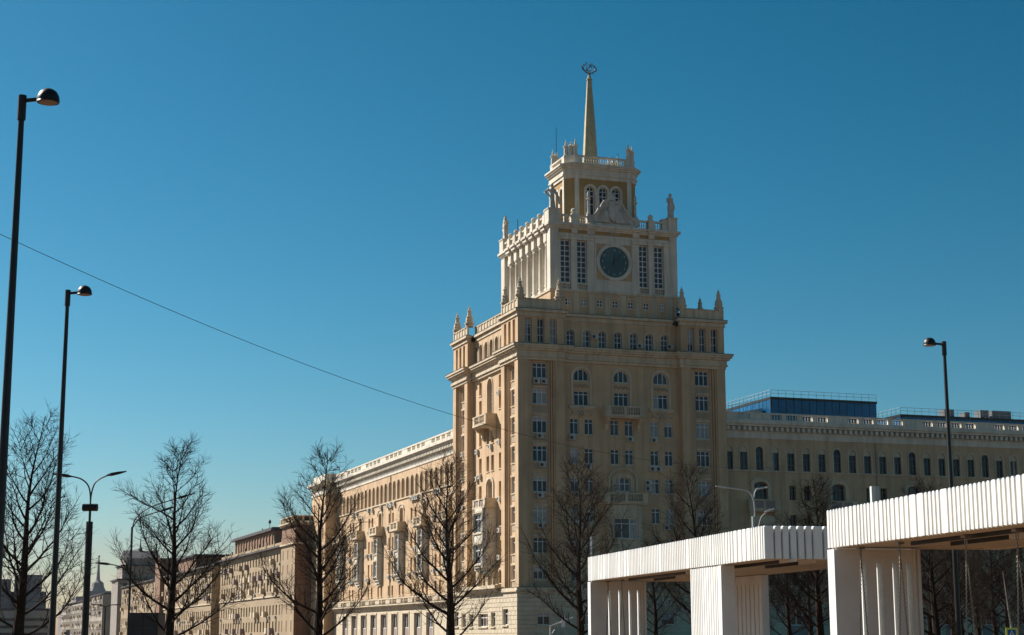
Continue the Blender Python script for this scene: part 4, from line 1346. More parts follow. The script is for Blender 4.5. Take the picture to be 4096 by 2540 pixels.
# ------------------------------------------------------------------ glass penthouse behind the right wing
PH = thing('glass_penthouse', 'dark blue glass rooftop building with railing, behind the right wing balustrade', 'building', (48, 14, 28))
def phouse(x0, x1, y0, y1, z0, z1, T):
    b = MB(); b.box(W, x0 + 0.05, x1 - 0.05, -y0 - 0.05, -y1, z0, z1 - 0.06); b.build('wall', 'roof', T)
    n = max(2, int((x1 - x0) / 1.15))
    dx = (x1 - x0) / n
    pm_ = MB(); pm_.box(LF, 0.05, dx - 0.05, -0.02, 0.03, 0, z1 - z0 - 0.35); pme = pm_.mesh('glass_panel', 'bglass')
    for i in range(n):
        inst(pme, 'glass_panel', T, (x0 + i * dx, y0, z0))
    ny = max(2, int((y1 - y0) / 1.15)); dy = (y1 - y0) / ny
    pm2 = MB(); pm2.box(LF, 0.05, dy - 0.05, -0.02, 0.03, 0, z1 - z0 - 0.35); pme2 = pm2.mesh('glass_panel', 'bglass')
    for i in range(ny):
        inst(pme2, 'glass_panel', T, (x0, y0 + (i + 1) * dy, z0), -pi / 2)
    c = MB(); c.box(W, x0 - 0.08, x1 + 0.08, -y0 + 0.08, -y1, z1 - 0.33, z1); c.box(W, x0 - 0.1, x0 + 0.06, -y0 - 0.05, -y0 + 0.1, z0, z1 - 0.33); c.build('roof_edge', 'metal', T)
    r = MB()
    for i in range(n + 1):
        r.tube([(x0 + i * dx, y0, z1), (x0 + i * dx, y0, z1 + 0.95)], 0.028, 4)
    for i in range(ny + 1):
        r.tube([(x0, y0 + i * dy, z1), (x0, y0 + i * dy, z1 + 0.95)], 0.028, 4)
    for z in (z1 + 0.5, z1 + 0.95):
        r.tube([(x0, y0, z), (x1, y0, z)], 0.025, 4); r.tube([(x0, y0, z), (x0, y1, z)], 0.025, 4)
    r.build('railing', 'greymetal', T)
phouse(40.1, 56.6, 10, 24, 28.9, 33.55, PH)
phouse(60.4, 86, 10, 24, 28.9, 31.95, PH)
SKY = thing('roof_shed', 'sloping metal roof hatch with railing beside the tower, left of glass penthouse', 'roof structure', (36, 13, 29))
b = MB(); b.prism_side(LF, 0, 4.6, [(0, 0), (0, 0), (0, 0)]) if False else None
b = MB(); b.v = [(30.5, 12, 28.9), (39.8, 12, 28.9), (39.8, 12, 32.2), (33.5, 12, 31.0), (30.5, 12, 30.2), (30.5, 20, 28.9), (39.8, 20, 28.9), (39.8, 20, 32.2), (33.5, 20, 31.0), (30.5, 20, 30.2)]
b.f = [(0, 1, 2, 3, 4), (5, 6, 7, 8, 9), (0, 1, 6, 5), (1, 2, 7, 6), (2, 3, 8, 7), (3, 4, 9, 8), (4, 0, 5, 9)]
b.build('sloping_roof', 'greymetal', SKY)
b = MB()
for k in range(9):
    x = 31 + k * 1.05
    zt = 30.3 + (x - 30.5) * 0.2
    b.tube([(x, 12.0, zt - 0.2), (x, 12.0, zt + 1.2)], 0.03, 4)
b.tube([(31, 12, 31.6), (39.4, 12, 33.3)], 0.03, 4)
b.build('railing', 'greymetal', SKY)
HV = thing('rooftop_ventilation', 'grey ventilation units on the roof at right edge, behind the railing', 'ventilation unit', (74, 12, 32))
for x0, x1, z1 in ((68.6, 70.2, 33.2), (74.6, 76.0, 33.3), (76.6, 79.8, 33.3), (72.0, 72.8, 32.9)):
    b = MB(); b.box(W, x0, x1, -11.5, -13, 31.95, z1); b.build('casing', 'vent', HV)
b = MB()
b.tube([(75.3 + 0.5 * cos(2 * pi * i / 12), 11.45, 32.7 + 0.5 * sin(2 * pi * i / 12)) for i in range(13)], 0.06, 5)
b.build('fan_ring', 'greymetal', HV)

# ------------------------------------------------------------------ neighbouring buildings down the street
def simple_building(name, label, x0, y0, y1, z1, mname, rows, pitch, seed, depth=16, side=None, eave=0.5, ww=1.25, ledges=(), balc=0.0, roofz=0.6, fr='frame', group=None, ny=True):
    T = thing(name, label, 'building', (x0, y0, 0), group)
    F = Fr((x0, 0, 0), (0, 1, 0), (-1, 0, 0), -pi / 2)
    R = random.Random(seed)
    mb = MB()
    ops = []
    n = int((y1 - y0 - 1) / pitch)
    off = (y1 - y0 - (n - 1) * pitch) / 2
    for i in range(n):
        u = y0 + off + i * pitch
        for a, b in rows:
            ops.append((u - ww / 2, u + ww / 2, a, b, 0))
    mb.wall(F, y0, y1, 0, z1, 0, ops, 0.5)
    mb.poly([(x0, y0, 0), (x0 + depth, y0, 0), (x0 + depth, y0, z1), (x0, y0, z1)])
    mb.poly([(x0, y1, 0), (x0 + depth, y1, 0), (x0 + depth, y1, z1), (x0, y1, z1)])
    mb.poly([(x0 + depth, y0, 0), (x0 + depth, y1, 0), (x0 + depth, y1, z1), (x0 + depth, y0, z1)])
    mb.build('wall', mname, T)
    for o in ops:
        window(F, T, (o[0] + o[1]) / 2, o[2], -0.47, ww, o[3] - o[2], cols=2, rows=(0.7,), bar=0.08, var=0, fr='browndark' if R.random() < 0.7 else 'frame')
    r = MB()
    r.box(F, y0 - 0.15, y1 + 0.1, -depth, eave, z1, z1 + 0.35)
    r.box(F, y0 + 0.3, y1 - 0.3, -depth + 0.5, -0.5, z1 + 0.35, z1 + roofz)
    r.build('roof', 'roof', T)
    if ledges:
        t = MB()
        for z in ledges:
            t.box(F, y0, y1, -0.05, 0.22, z - 0.15, z + 0.15)
        t.build('string_course', 'trim', T)
    if balc > 0:
        for i in range(n):
            u = y0 + off + i * pitch
            for a, b in rows:
                if R.random() < balc:
                    q = MB(); q.box(F, u - 0.9, u + 0.9, 0, 0.9, a - 0.34, a - 0.12); q.box(F, u - 0.9, u + 0.9, 0.82, 0.9, a - 0.12, a + 0.75)
                    q.box(F, u - 0.9, u - 0.82, 0, 0.82, a - 0.12, a + 0.75); q.box(F, u + 0.82, u + 0.9, 0, 0.82, a - 0.12, a + 0.75)
                    q.build('balcony', R.choice((mname, 'panel', 'trim')), T)
                elif R.random() < 0.22:
                    ac(F, u + 0.2, a - 0.75, 0.02, T)
    return T, F
NR = ((2.4, 4.4), (5.6, 7.5), (10.2, 12.0), (12.9, 14.6), (15.6, 17.3))
N1, FN = simple_building('apartment_block', 'sandy apartment block with balustraded corner turret, next beyond the hotel wing', -3.6, 124.5, 196, 18.2, 'sand', NR, 3.15, 8, depth=14, eave=0.9, ledges=(9.2,), balc=0.3)
t = MB()
FT = Fr((-4.1, 0, 0), (0, 1, 0), (-1, 0, 0), -pi / 2)
tops = [(112.4 + k * 1.95, 113.2 + k * 1.95, 18.9, 21.3, 0) for k in range(6)]
lops = [(113.3 + k * 4.2, 114.3 + k * 4.2, a, b, 0) for k in range(3) for a, b in NR]
t.wall(FT, 111.6, 124.5, 0, 18.3, 0, lops, 0.3)
t.wall(FT, 111.9, 124.2, 18.3, 21.7, -0.25, tops, 0.5)
t.build('turret_wall', 'sand', N1)
t = MB()
t.box(W, -4.05, 9, -112.25, -124, 18.3, 21.7)
t.box(W, -4.05, 9, -112.1, -124, 0, 18.2)
for k in range(5):
    t.box(W, -4.0 + 2.6 * k, -3.4 + 2.6 * k, -111.95, -112.25, 0.5, 21.6)
t.build('turret_side_wall', 'brown', N1)
t = MB()
for z0, z1, o in ((18.2, 18.5, 0.35), (21.7, 22.0, 0.3), (22.0, 22.25, 0.6), (23.2, 23.4, 0.32)):
    t.box(W, -4.1 - o, 9, -(112.0 - o), -124.4, z0, z1)
for k in range(9):
    t.box(FT, 112.2 + k * 1.5, 112.6 + k * 1.5, -0.3, 0.2, 22.25, 23.2)
for k in range(10):
    t.box(W, -4.2 + k * 1.35, -3.8 + k * 1.35, -111.9, -112.2, 22.25, 23.2)
t.build('turret_balustrade', 'trim', N1)
t = MB(); t.box(W, 2.0, 5.2, -115, -118, 22.25, 25.2); t.box(W, 1.9, 5.3, -114.9, -118.1, 25.2, 25.45); t.build('chimney', 'brown', N1)
for o in tops:
    window(FT, N1, (o[0] + o[1]) / 2, 18.9, -0.7, 0.8, 2.4, cols=2, rows=(0.6,), dark=0.5)
for o in lops:
    window(FT, N1, (o[0] + o[1]) / 2, o[2], -0.27, 1.0, o[3] - o[2], cols=2, rows=(0.7,), dark=0.8)
# attic block on the roof
t = MB(); t.box(W, -0.5, 9, -150, -196, 18.6, 22.9)
for k in range(14):
    t.box(FN, 151 + 3.3 * k, 151.9 + 3.3 * k, -3.15, -2.9, 18.8, 22.2)
t.build('attic_wall', 'brown', N1)
t = MB(); t.box(W, -1.3, 9.6, -149.3, -196.6, 22.9, 23.3); t.box(W, -1.0, 9.4, -149.6, -196.4, 23.3, 23.6); t.build('attic_roof', 'roof', N1)
t = MB()
for k in range(9):
    t.box(FN, 126 + 8 * k, 126.6 + 8 * k, -0.3, 0.0, 18.55, 20.0)
t.box(FN, 126, 196, -0.2, -0.1, 18.55, 19.3)
t.build('roof_parapet', 'sand', N1)
SD = thing('satellite_dish', 'round satellite dish on the roof beside the balustraded turret', 'satellite dish', (-1, 128, 20))
d = MB(); d.tube([(-1.2, 128.5, 18.6), (-1.2, 128.5, 20.6)], 0.08, 6); d.build('mast', 'metal', SD)
d = MB(); d.lathe((0, 0, 0), [(1.1, 0.35), (0.8, 0.16), (0.4, 0.04), (0.0, 0.0)], 14)
me = d.mesh('dish', 'metal'); me.transform(Matrix.Rotation(1.2, 4, 'X') @ Matrix.Rotation(0.4, 4, 'Y'))
inst(me, 'dish', SD, (-1.2, 128.3, 20.9))
for k, (x, y, h, lab) in enumerate(((0.5, 160, 2.2, 'short roof aerial with round pod on the brown attic block'), (2, 176, 1.4, 'thin roof aerial on the brown attic block, left of the round pod'))):
    A_ = thing('roof_aerial', lab, 'aerial', (x, y, 23.6), 'aerials on the attic roof')
    d = MB(); d.tube([(x, y, 23.6), (x, y, 23.6 + h)], 0.06, 5); d.build('mast', 'metal', A_)
    d = MB(); d.lathe((x, y, 23.6 + h * 0.75), [(0.0, -0.4), (0.28, -0.2), (0.3, 0.2), (0.1, 0.5), (0, 0.52)] if k == 0 else [(0.3, 0), (0.3, 0.05), (0, 0.06)], 7); d.build('pod', 'metal', A_)
N2, F2 = simple_building('apartment_block', 'long sandy apartment block with brown attic, third building from the hotel tower', -4.5, 203, 285, 17.6, 'sand', NR, 3.2, 9, depth=14, eave=0.9, balc=0.3, ledges=(9.0,))
t = MB(); t.box(W, -1, 9, -252, -285, 17.95, 22.2); t.build('attic_wall', 'brown', N2)
t = MB(); t.box(W, -1.6, 9.5, -251, -286, 22.2, 22.7); t.build('attic_roof', 'roof', N2)
t = MB(); t.box(W, -5.6, 8, -286, -297, 0, 22.6); t.box(W, -6.0, 8.3, -285.6, -297, 22.6, 23.1); t.build('corner_tower', 'brown', N2)
N3, F3 = simple_building('apartment_block', 'pale sandy apartment block beside the grey gabled tower', -5.2, 300, 385, 17.5, 'sand', NR, 3.3, 10, depth=14, balc=0.25)
# grey tower with stepped gable
N4 = thing('tower_house', 'grey stepped corner tower with small spire, down the street past the sandy blocks', 'building', (-4, 402, 0))
t = MB(); t.box(W, -5.0, 12.5, -400, -420, 0, 20.6); t.box(W, -3.6, 11, -401, -419, 20.6, 25.5); t.box(W, -2.4, 9.0, -402, -418, 25.5, 28.2)
t.build('wall', 'greyblock', N4)
t = MB(); t.box(W, -5.5, 13, -399.5, -420.5, 20.6, 21.1); t.box(W, -4.1, 11.4, -400.6, -419.4, 25.5, 25.9); t.prism_side(FRONT, -2.6, 9.2, [(-401.8, 28.2), (-418.2, 28.2), (-410, 31.2)]); t.build('roof', 'roof', N4)
t = MB(); t.lathe((3.3, 410, 30.5), [(0.9, 0), (0.7, 1.4), (0.25, 2.2), (0.06, 5.5), (0, 5.6)], 6); t.build('spire', 'roof', N4)
t = MB()
for z in (6, 10, 14, 18):
    for k in range(5):
        t.box(FRONT, -3.2 + 3.3 * k, -1.9 + 3.3 * k, -400.05, -399.9, z, z + 1.7)
t.build('window', 'g1', N4, stuff=True)
N5, F5 = simple_building('apartment_block', 'narrow pale apartment house left of the grey gabled tower', -5.0, 450, 500, 17.0, 'farlight', NR, 3.4, 11, depth=14, ww=1.7, balc=0.5)
N6, F6 = simple_building('apartment_block', 'far pale apartment row at the end of the street', -5.0, 510, 640, 16.0, 'farlight', ((3, 5), (6.5, 8.3), (9.8, 11.6), (13, 14.7)), 4.2, 12, depth=14, ww=2.2, balc=0.5)
# far spire tower
FS = thing('spired_tower', 'distant blue grey tower with tall thin spire, over the far end of street', 'building', (168, 2295, 0))
t = MB(); t.box(W, 120, 215, -2290, -2360, 0, 44); t.box(W, 138, 202, -2295, -2350, 44, 58); t.box(W, 153, 187, -2300, -2345, 58, 66); t.build('wall', 'far', FS)
t = MB(); t.lathe((170, 2320, 64), [(13, 0), (9, 8), (8, 14), (3, 18), (2.4, 24), (0.8, 50), (1.6, 52), (0, 54)], 8); t.build('spire', 'far', FS)
# dark skyscraper mass at the left edge
KS = thing('stepped_skyscraper', 'hazy dark stepped skyscraper with pinnacled tower, behind the leftmost tree', 'building', (-20, 1000, 0))
t = MB()
for x0, x1, z1 in ((-75, -12, 40), (-75, -20, 55), (-60, -24, 68), (-40, -27.5, 76)):
    t.box(W, x0, x1, -1000 - (z1 - 40) * 0.3, -1060, 0, z1)
t.box(W, -8, 8, -1000, -1040, 0, 43)
t.box(W, -60, 12, -1010, -1060, 0, 32)
t.build('wall', 'far', KS)
t = MB()
t.lathe((-31, 1030, 75), [(5, 0), (4, 5), (1.6, 8), (1.2, 16), (0.3, 30), (0, 31)], 8)
for x in (-21.5, -18.0):
    t.lathe((x, 1005, 54), [(1.6, 0), (1.4, 3), (0.3, 6), (0, 7)], 6)
t.build('pinnacle', 'far', KS)
# pale slab at the end of the road
PS = thing('office_slab', 'pale low office building with long window bands, between the lamp posts at left', 'building', (-45, 600, 0))
t = MB(); t.box(W, -70, -13, -600, -620, 0, 13.2); t.build('wall', 'farlight', PS)
for z in (2.2, 5.4, 8.6):
    t = MB(); t.box(W, -69, -14, -599.8, -601, z, z + 1.3); t.build('window_band', 'g0', PS)
t = MB(); t.box(W, -70.4, -12.6, -599.4, -620, 13.2, 14.2); t.build('roof', 'roof', PS)

# ------------------------------------------------------------------ bare trees
def grow(seed, Hh, Rr, r0, lean, m='bark', low=0.17, n_limb=27, dens=0.92):
    R = random.Random(seed)
    tk, cr = MB(), MB()
    N = 14
    lead = []
    for i in range(N + 1):
        f = i / N
        wob = 0.10 * Hh / 8
        lead.append(Vector((lean[0] * f * f + wob * sin(f * 9 + seed) * f, lean[1] * f * f + wob * cos(f * 7 + seed * 2) * f, Hh * f)))
    rad = [max(0.011, r0 * (1 - i / N) ** 1.45 * (1.0 if i else 1.2) + 0.008) for i in range(N + 1)]
    tk.tube([tuple(p) for p in lead], rad, 8)
    def lead_at(f):
        x = f * N
        i = min(N - 1, int(x))
        return lead[i].lerp(lead[i + 1], x - i)
    def twig(p, d, L, r):
        d2 = (d + Vector((R.uniform(-.35, .35), R.uniform(-.35, .35), R.uniform(-.1, .4)))).normalized()
        q = p + d * L * 0.5
        e = q + d2 * L * 0.5
        cr.tube([tuple(p), tuple(q), tuple(e)], [r, r * 0.8, r * 0.45], 3, cap=False)
        return q, e, d2
    def branch(p, d, L, r, mb, lvl):
        n = max(4, int(L / 0.26))
        pts = [p.copy()]
        dd = d.copy()
        bend = R.uniform(0.05, 0.13)
        for i in range(n):
            dd = (dd + Vector((R.uniform(-.16, .16), R.uniform(-.16, .16), bend + R.uniform(-.08, .08)))).normalized()
            pts.append(pts[-1] + dd * (L / n))
        rs = [max(0.009, r * (1 - 0.8 * i / n)) for i in range(n + 1)]
        mb.tube([tuple(q) for q in pts], rs, 5 if lvl == 0 else 4, cap=False)
        for i in range(1, n + 1):
            ax = (pts[i] - pts[i - 1]).normalized()
            side = ax.cross(Vector((R.uniform(-1, 1), R.uniform(-1, 1), R.uniform(-1, 1)))).normalized()
            f = i / n
            if lvl == 0 and f > 0.22:
                s2 = 1 if i % 2 else -1
                horiz = ax.cross(Vector((0, 0, 1)))
                if horiz.length < 0.1: horiz = side
                horiz.normalize()
                for rep in range(2 if R.random() < 0.75 * dens else 1):
                    nd = (ax * R.uniform(0.5, 0.9) + horiz * s2 * R.uniform(0.5, 1.0) + Vector((0, 0, R.uniform(-0.2, 0.45)))).normalized()
                    branch(pts[i], nd, L * R.uniform(0.25, 0.46) * (1.25 - 0.5 * f), max(0.012, rs[i] * 0.55), cr, 1)
                    s2 = -s2
            if lvl >= 1 or f > 0.5:
                for rep in range(2):
                    if R.random() < 0.85 * dens * (0.55 if L < 0.5 else 1):
                        nd = (ax * 0.7 + side * R.choice((-1, 1)) * R.uniform(0.5, 1.0)).normalized()
                        side = ax.cross(side).normalized()
                        q, e, d2 = twig(pts[i], nd, R.uniform(0.25, 0.6), 0.0058)
                        for _q in range(2 if R.random() < 0.75 * dens else 0):
                            sd = (d2 + Vector((R.uniform(-.9, .9), R.uniform(-.9, .9), R.uniform(-.3, .7)))).normalized()
                            twig(q, sd, R.uniform(0.18, 0.36), 0.005)
    for k in range(n_limb):
        f = low + (0.95 - low) * (k + 0.5 * R.random()) / n_limb
        p = lead_at(f)
        az = k * 2.39996 + R.uniform(-.5, .5)
        prof = (1 - f) ** 0.65 * (0.85 + 0.3 * R.random()) * (0.75 + 0.25 * min(1, (f - low) / 0.12 + 0.2))
        L = max(0.45, Rr * 1.42 * prof)
        el = radians(12 + 46 * f + R.uniform(-8, 8))
        d = Vector((cos(az) * cos(el), sin(az) * cos(el), sin(el)))
        i = min(N, int(f * N))
        branch(p, d, L, min(rad[i] * 0.6, 0.012 + 0.016 * L), tk if f < 0.6 else cr, 0)
    return tk.mesh('trunk', m), cr.mesh('crown', m)

PROT = {}
def tree(label, x, y, key, rz=0.0, sc=1.0, name='bare_tree', group='bare trees round the square'):
    if key not in PROT:
        PROT[key] = grow(*key[0], **key[1]) if False else grow(*key)
    tm, cm = PROT[key]
    T = thing(name, label, 'tree', (x, y, 0), group)
    T.rotation_euler = (0, 0, rz)
    T.scale = (sc, sc, sc)
    inst(tm, 'trunk', T, (0, 0, 0), 0, True)
    o = inst(cm, 'crown', T, (0, 0, 0), 0, True)
    return T
K1 = (11, 8.75, 2.35, 0.24, (0.45, 0.1)); K2 = (23, 8.3, 2.3, 0.22, (0.25, 0.0)); K3 = (37, 8.4, 2.2, 0.21, (0.2, 0.1)); K4 = (49, 7.9, 2.25, 0.22, (-0.2, 0.1)); K5 = (58, 9.1, 2.7, 0.22, (-0.1, 0.0))
tree('bare dark tree crossed by the black pole, leftmost of all', -64.9, -136.53, K1)
tree('bare dark tree against open sky, left of the brown turret', -59.75, -134.01, K2)
tree('bare dark tree in front of the far end of the long sunlit wing', -54.3, -132.96, K3)
tree('bare dark tree in front of the sunlit wing beside the tower corner', -50.25, -136.07, K4)
tree('bare tree with pale lit twigs standing just left of the far white canopy', -41.55, -126.4, K5)
tree('bare tree rising over the middle of the far white canopy', -33.66, -121.12, K3, 2.0, 1.14)
tree('bare tree behind the gap between the two white canopies', -26.2, -119.36, K4, 1.2, 1.16)
tree('bare tree behind the black lamp post, seen beneath the near canopy', -25.3, -128.09, K2, 2.5, 1.02)
tree('bare tree at right frame edge seen under the near canopy', -24.9, -137.5, K1, 4.0, 0.72)
more = [(-18.82, -120.36, K5, 0.3, 0.8), (-16.29, -113.65, K3, 1.0, 0.9), (-22.76, -109.83, K1, 3.1, 0.85), (-27.34, -102.02, K4, 5.2, 0.9),
        (-11.38, -110.91, K2, 2.2, 0.95), (-14.69, -118.35, K3, 1.1, 0.8), (-17.95, -124.63, K4, 3.3, 0.75), (-16.91, -101.63, K5, 0.7, 0.95), (-5.88, -100.14, K1, 4.4, 1.0), (-0.33, -96.67, K2, 2.9, 1.1)]
labs = ['bare tree under the near canopy roof, first to the right of the black lamp post', 'bare tree seen between the slotted pier and the black lamp post', 'bare tree seen through the gap right of the far canopy slotted wall', 'bare tree in shade between the far canopy end pier and its ribbed wall'] + ['bare tree within the dense dark thicket at right, behind the near canopy'] * 6
for (x, y, k, rz, sc), lb in zip(more, labs):
    tree(lb, x, y, k, rz, sc, group='thicket of bare trees behind the near canopy' if 'thicket' in lb else 'bare trees round the square')
SP = thing('slender_sapling', 'slender pale sapling above the yellow bordered crossing sign', 'tree', (-24.3, -132.2, 0))
t = MB(); t.tube([(-24.2, -132.2, 0), (-24.26, -132.2, 1.5), (-24.45, -132.25, 2.6), (-24.5, -132.25, 3.1), (-24.65, -132.3, 4.2)], [0.05, 0.045, 0.035, 0.028, 0.012], 6); t.build('trunk', 'barkpale', SP)
t = MB()
rr = random.Random(4)
for k in range(11):
    z = 2.1 + 0.19 * k
    a = k * 2.4
    L = 0.55 - 0.02 * k
    p0 = Vector((-24.3 - 0.08 * (z - 1.8), -132.22, z)); d = Vector((cos(a) * 0.7, sin(a) * 0.7, 0.75)) * L
    t.tube([tuple(p0), tuple(p0 + d * 0.5), tuple(p0 + d + Vector((rr.uniform(-.1, .1), rr.uniform(-.1, .1), 0.1)))], [0.012, 0.009, 0.004], 3)
t.build('crown', 'bark', SP)

# ------------------------------------------------------------------ swing canopies
def canopy(label, ox, oy, seed, L=18.8, Wd=4.45, end_slats=True):
    T = thing('swing_canopy', label, 'canopy', (ox, oy, 0), 'white ribbed swing canopies')
    V = Vector((-0.124, -0.9923, 0)).normalized()
    Wv = Vector((-V.y, V.x, 0))
    if Wv.x < 0: Wv = -Wv
    ang = math.atan2(V.y, V.x)
    R = random.Random(seed)
    FS_ = Fr((ox, oy, 0), V, -Wv, 0)              # long lit side: u along V, n outwards to the left
    FE = Fr((ox + V.x * L, oy + V.y * L, 0), Wv, V, 0)   # near end
    FR_ = Fr((ox + Wv.x * Wd, oy + Wv.y * Wd, 0), V, Wv, 0)
    z0, z1 = 3.6, 4.5
    b = MB(); b.box(FS_, 0.06, L - 0.06, -Wd + 0.06, -0.06, z0 + 0.06, z1 - 0.05); b.build('roof', 'canopyin', T)
    SL = {}
    def slat_mesh(w, h, d):
        key = (w, h, d)
        if key not in SL:
            m = MB(); c = min(0.028, w * 0.22)
            pl = [(0, 0.02), (0, -d + c), (c * 0.4, -d + c * 0.4), (c, -d), (w - c, -d), (w - c * 0.4, -d + c * 0.4), (w, -d + c), (w, 0.02)]
            k = len(pl)
            m.v = [(x, y, 0.012) for x, y in pl] + [(x, y, h - 0.03) for x, y in pl] + [(min(max(x, c), w - c), y * 0.8, h) for x, y in pl]
            m.f = [tuple(range(k)), tuple(range(2 * k, 3 * k))]
            for r_ in (0, k):
                for i in range(k):
                    j = (i + 1) % k
                    m.f.append((r_ + i, r_ + j, r_ + k + j, r_ + k + i))
            SL[key] = m.mesh('slat', 'canopy')
        return SL[key]
    def run(F, u0, u1, n, za, zb, par, rot, flip, ws=((0.105, 7), (0.16, 4), (0.29, 4)), gap=0.075, name='slat', d=0.14):
        u = u0
        pat = []
        while True:
            w = R.choices([x[0] for x in ws], [x[1] for x in ws])[0]
            k = R.randint(2, 6) if w < 0.11 else (R.randint(1, 3) if w < 0.2 else 1)
            stop = False
            for _ in range(k):
                if u + w > u1 + 1e-6:
                    w = u1 - u
                    stop = True
                    if w < 0.05: break
                m = slat_mesh(round(w, 3), round(zb - za, 3), d)
                o = inst(m, name, par, F.p(u + w if flip else u, n, za), rot)
                if par is not T:
                    pass
                u += w + gap
                if stop: break
            if stop or u >= u1: break
    rotS = math.atan2(-V.y, -V.x)   # local +x opposite to V, outward -Wv
    run(FS_, 0, L, -0.02, z0, z1, T, rotS, True)
    run(FE, 0.02, Wd, -0.02, z0, z1, T, math.atan2(Wv.y, Wv.x), False, ws=((0.18, 5), (0.27, 3)), gap=0.04)
    # ceiling: edge beams, boards, conduits, lamps
    cb_ = MB()
    for a, b2 in ((0.06, 0.6), (Wd - 0.6, Wd - 0.06)):
        cb_.box(FS_, 0.3, L - 0.3, -b2, -a, z0, z0 + 0.05)
    cb_.box(FS_, 0.06, 0.3, -Wd + 0.06, -0.06, z0, z0 + 0.05); cb_.box(FS_, L - 0.3, L - 0.06, -Wd + 0.06, -0.06, z0, z0 + 0.05)
    cb_.build('ceiling_border', 'canopyin', T)
    bm_ = MB(); nb = 10
    bw = (Wd - 1.26) / nb
    bm_.box(Fr((0, 0, 0), (-1, 0, 0), (0, 1, 0), 0), 0, -(L - 0.64), 0.03, bw - 0.03, 0, 0.04)
    bme = bm_.mesh('ceiling_board', 'canopyin')
    for k in range(nb):
        p = FS_.p(0.32, -0.63 - bw * k, z0 + 0.02)
        inst(bme, 'ceiling_board', T, p, math.atan2(V.y, V.x))
    for w_, a, b2 in ((0.75, 2.9, 9.6), (1.7, 2.9, 5.5), (0.75, 14.2, 18.0), (1.7, 14.4, 17.0)):
        c = MB(); c.box(FS_, a, b2, -w_ - 0.06, -w_, z0 - 0.07, z0 + 0.02); c.build('lamp_track', 'metal', T)
        c = MB(); c.box(FS_, b2 + 0.05, b2 + 1.2, -w_ - 0.06, -w_, z0 - 0.07, z0 + 0.02); c.build('tube_lamp', 'lampwhite', T)
    # end pier: slotted slab, ribbed on its back
    def slotted(F, u0, u1, n0, n1, slots, nm, zt=z0):
        m = MB()
        c = u0
        zs = zt - 0.33
        for a, b2 in slots:
            m.box(F, c, a, n0, n1, 0, zs)
            c = b2
        m.box(F, c, u1, n0, n1, 0, zs)
        m.box(F, u0, u1, n0, n1, zs, zt - 0.025)
        return m.build(nm, 'canopy', T)
    F0 = Fr((ox, oy, 0), Wv, V, 0)
    e = slotted(F0, 0.03, 2.15, 0.03, 0.42, ((0.62, 0.76), (1.02, 1.16), (1.42, 1.56), (1.78, 1.9)), 'end_pier')
    for q4 in ((-0.02, 0.03, 0.0, 0.40), (1.95, 2.0, 0.42, 0.46), (2.05, 2.12, 0.42, 0.46)):
        e2 = MB(); e2.box(F0, *q4, 0, z0 - 0.03); e2.build('pier_rib', 'canopy', e)
    # mid wall on the lit side: slats with gaps letting light through
    mw = MB(); mw.box(FS_, 12.45, 15.2, -0.16, -0.06, z0 - 0.4, z0 - 0.02); mw.box(FS_, 15.08, 15.3, -0.42, -0.01, 0, z0 - 0.02); mw.box(FS_, 12.4, 12.5, -0.42, -0.02, 0, z0 - 0.02)
    mwo = mw.build('ribbed_wall', 'canopy', T)
    run(FS_, 12.5, 15.05, -0.05, 0, z0 - 0.03, mwo, rotS, True, gap=0.055, name='rib', d=0.09)
    # opposite wall with slots
    sl = tuple((4.8 + 0.42 * k, 4.9 + 0.42 * k) for k in range(1, 8))
    slotted(FR_, 4.7, 8.1, -0.55, -0.3, sl, 'slotted_wall')
    return T, FS_
C1, FS1 = canopy('far white ribbed swing canopy, near end facing the gap, left of the other', -44.1, -133.72, 31)
C2, FS2 = canopy('near white ribbed swing canopy running out of frame at right', -47.6, -157.95, 32)
def swing(label, FS_, ua, ub, nn, seed):
    """bench swing hung on chains from two hooks"""
    p = FS_.p((ua + ub) / 2, nn, 0)
    T = thing('hanging_swing', label, 'swing', p, 'bench swings under the canopies')
    zt, zs = 3.58, 0.62
    for u in (ua, ub):
        h = MB()
        h.box(FS_, u - 0.09, u + 0.09, nn - 0.07, nn + 0.07, zt - 0.05, zt)
        h.tube([FS_.p(u + 0.045 * cos(2 * pi * i / 10), nn, zt - 0.14 + 0.09 * sin(2 * pi * i / 10)) for i in range(11)], 0.014, 5)
        h.build('hook', 'steel', T)
        for s in (-1, 1):
            q0 = Vector(FS_.p(u, nn, zt - 0.22)); q1 = Vector(FS_.p(u + (0.0), nn + s * 0.14, zs))
            c = MB()
            n = 120
            pts = []; rs = []
            for i in range(n + 1):
                f = i / n
                v = q0.lerp(q1, f)
                ph = i % 4
                off = Vector((0.010, 0, 0)) if ph == 0 else (Vector((0, 0.010, 0)) if ph == 2 else Vector((0, 0, 0)))
                pts.append(tuple(v + off)); rs.append(0.011 if ph % 2 else 0.020)
            c.tube(pts, rs, 5)
            c.build('chain', 'steel', T)
    seat = MB()
    for k in range(5):
        seat.box(FS_, ua - 0.1, ub + 0.1, nn - 0.30 + 0.125 * k, nn - 0.30 + 0.125 * k + 0.1, zs - 0.06, zs)
    seat.build('seat', 'wood', T)
    bk = MB()
    for k in range(3):
        bk.box(FS_, ua - 0.1, ub + 0.1, nn + 0.3, nn + 0.34, zs + 0.12 + 0.16 * k, zs + 0.24 + 0.16 * k)
    bk.build('backrest', 'wood', T)
swing('bench swing on chains just before the slotted pier of the near canopy', FS2, 1.2, 3.3, -0.3, 1)
swing('bench swing on chains farther right under the near canopy, clear of the pier', FS2, 5.9, 8.0, -0.55, 2)
swing('bench swing on chains beside the slotted pier of the far canopy', FS1, 1.0, 2.9, -0.5, 3)

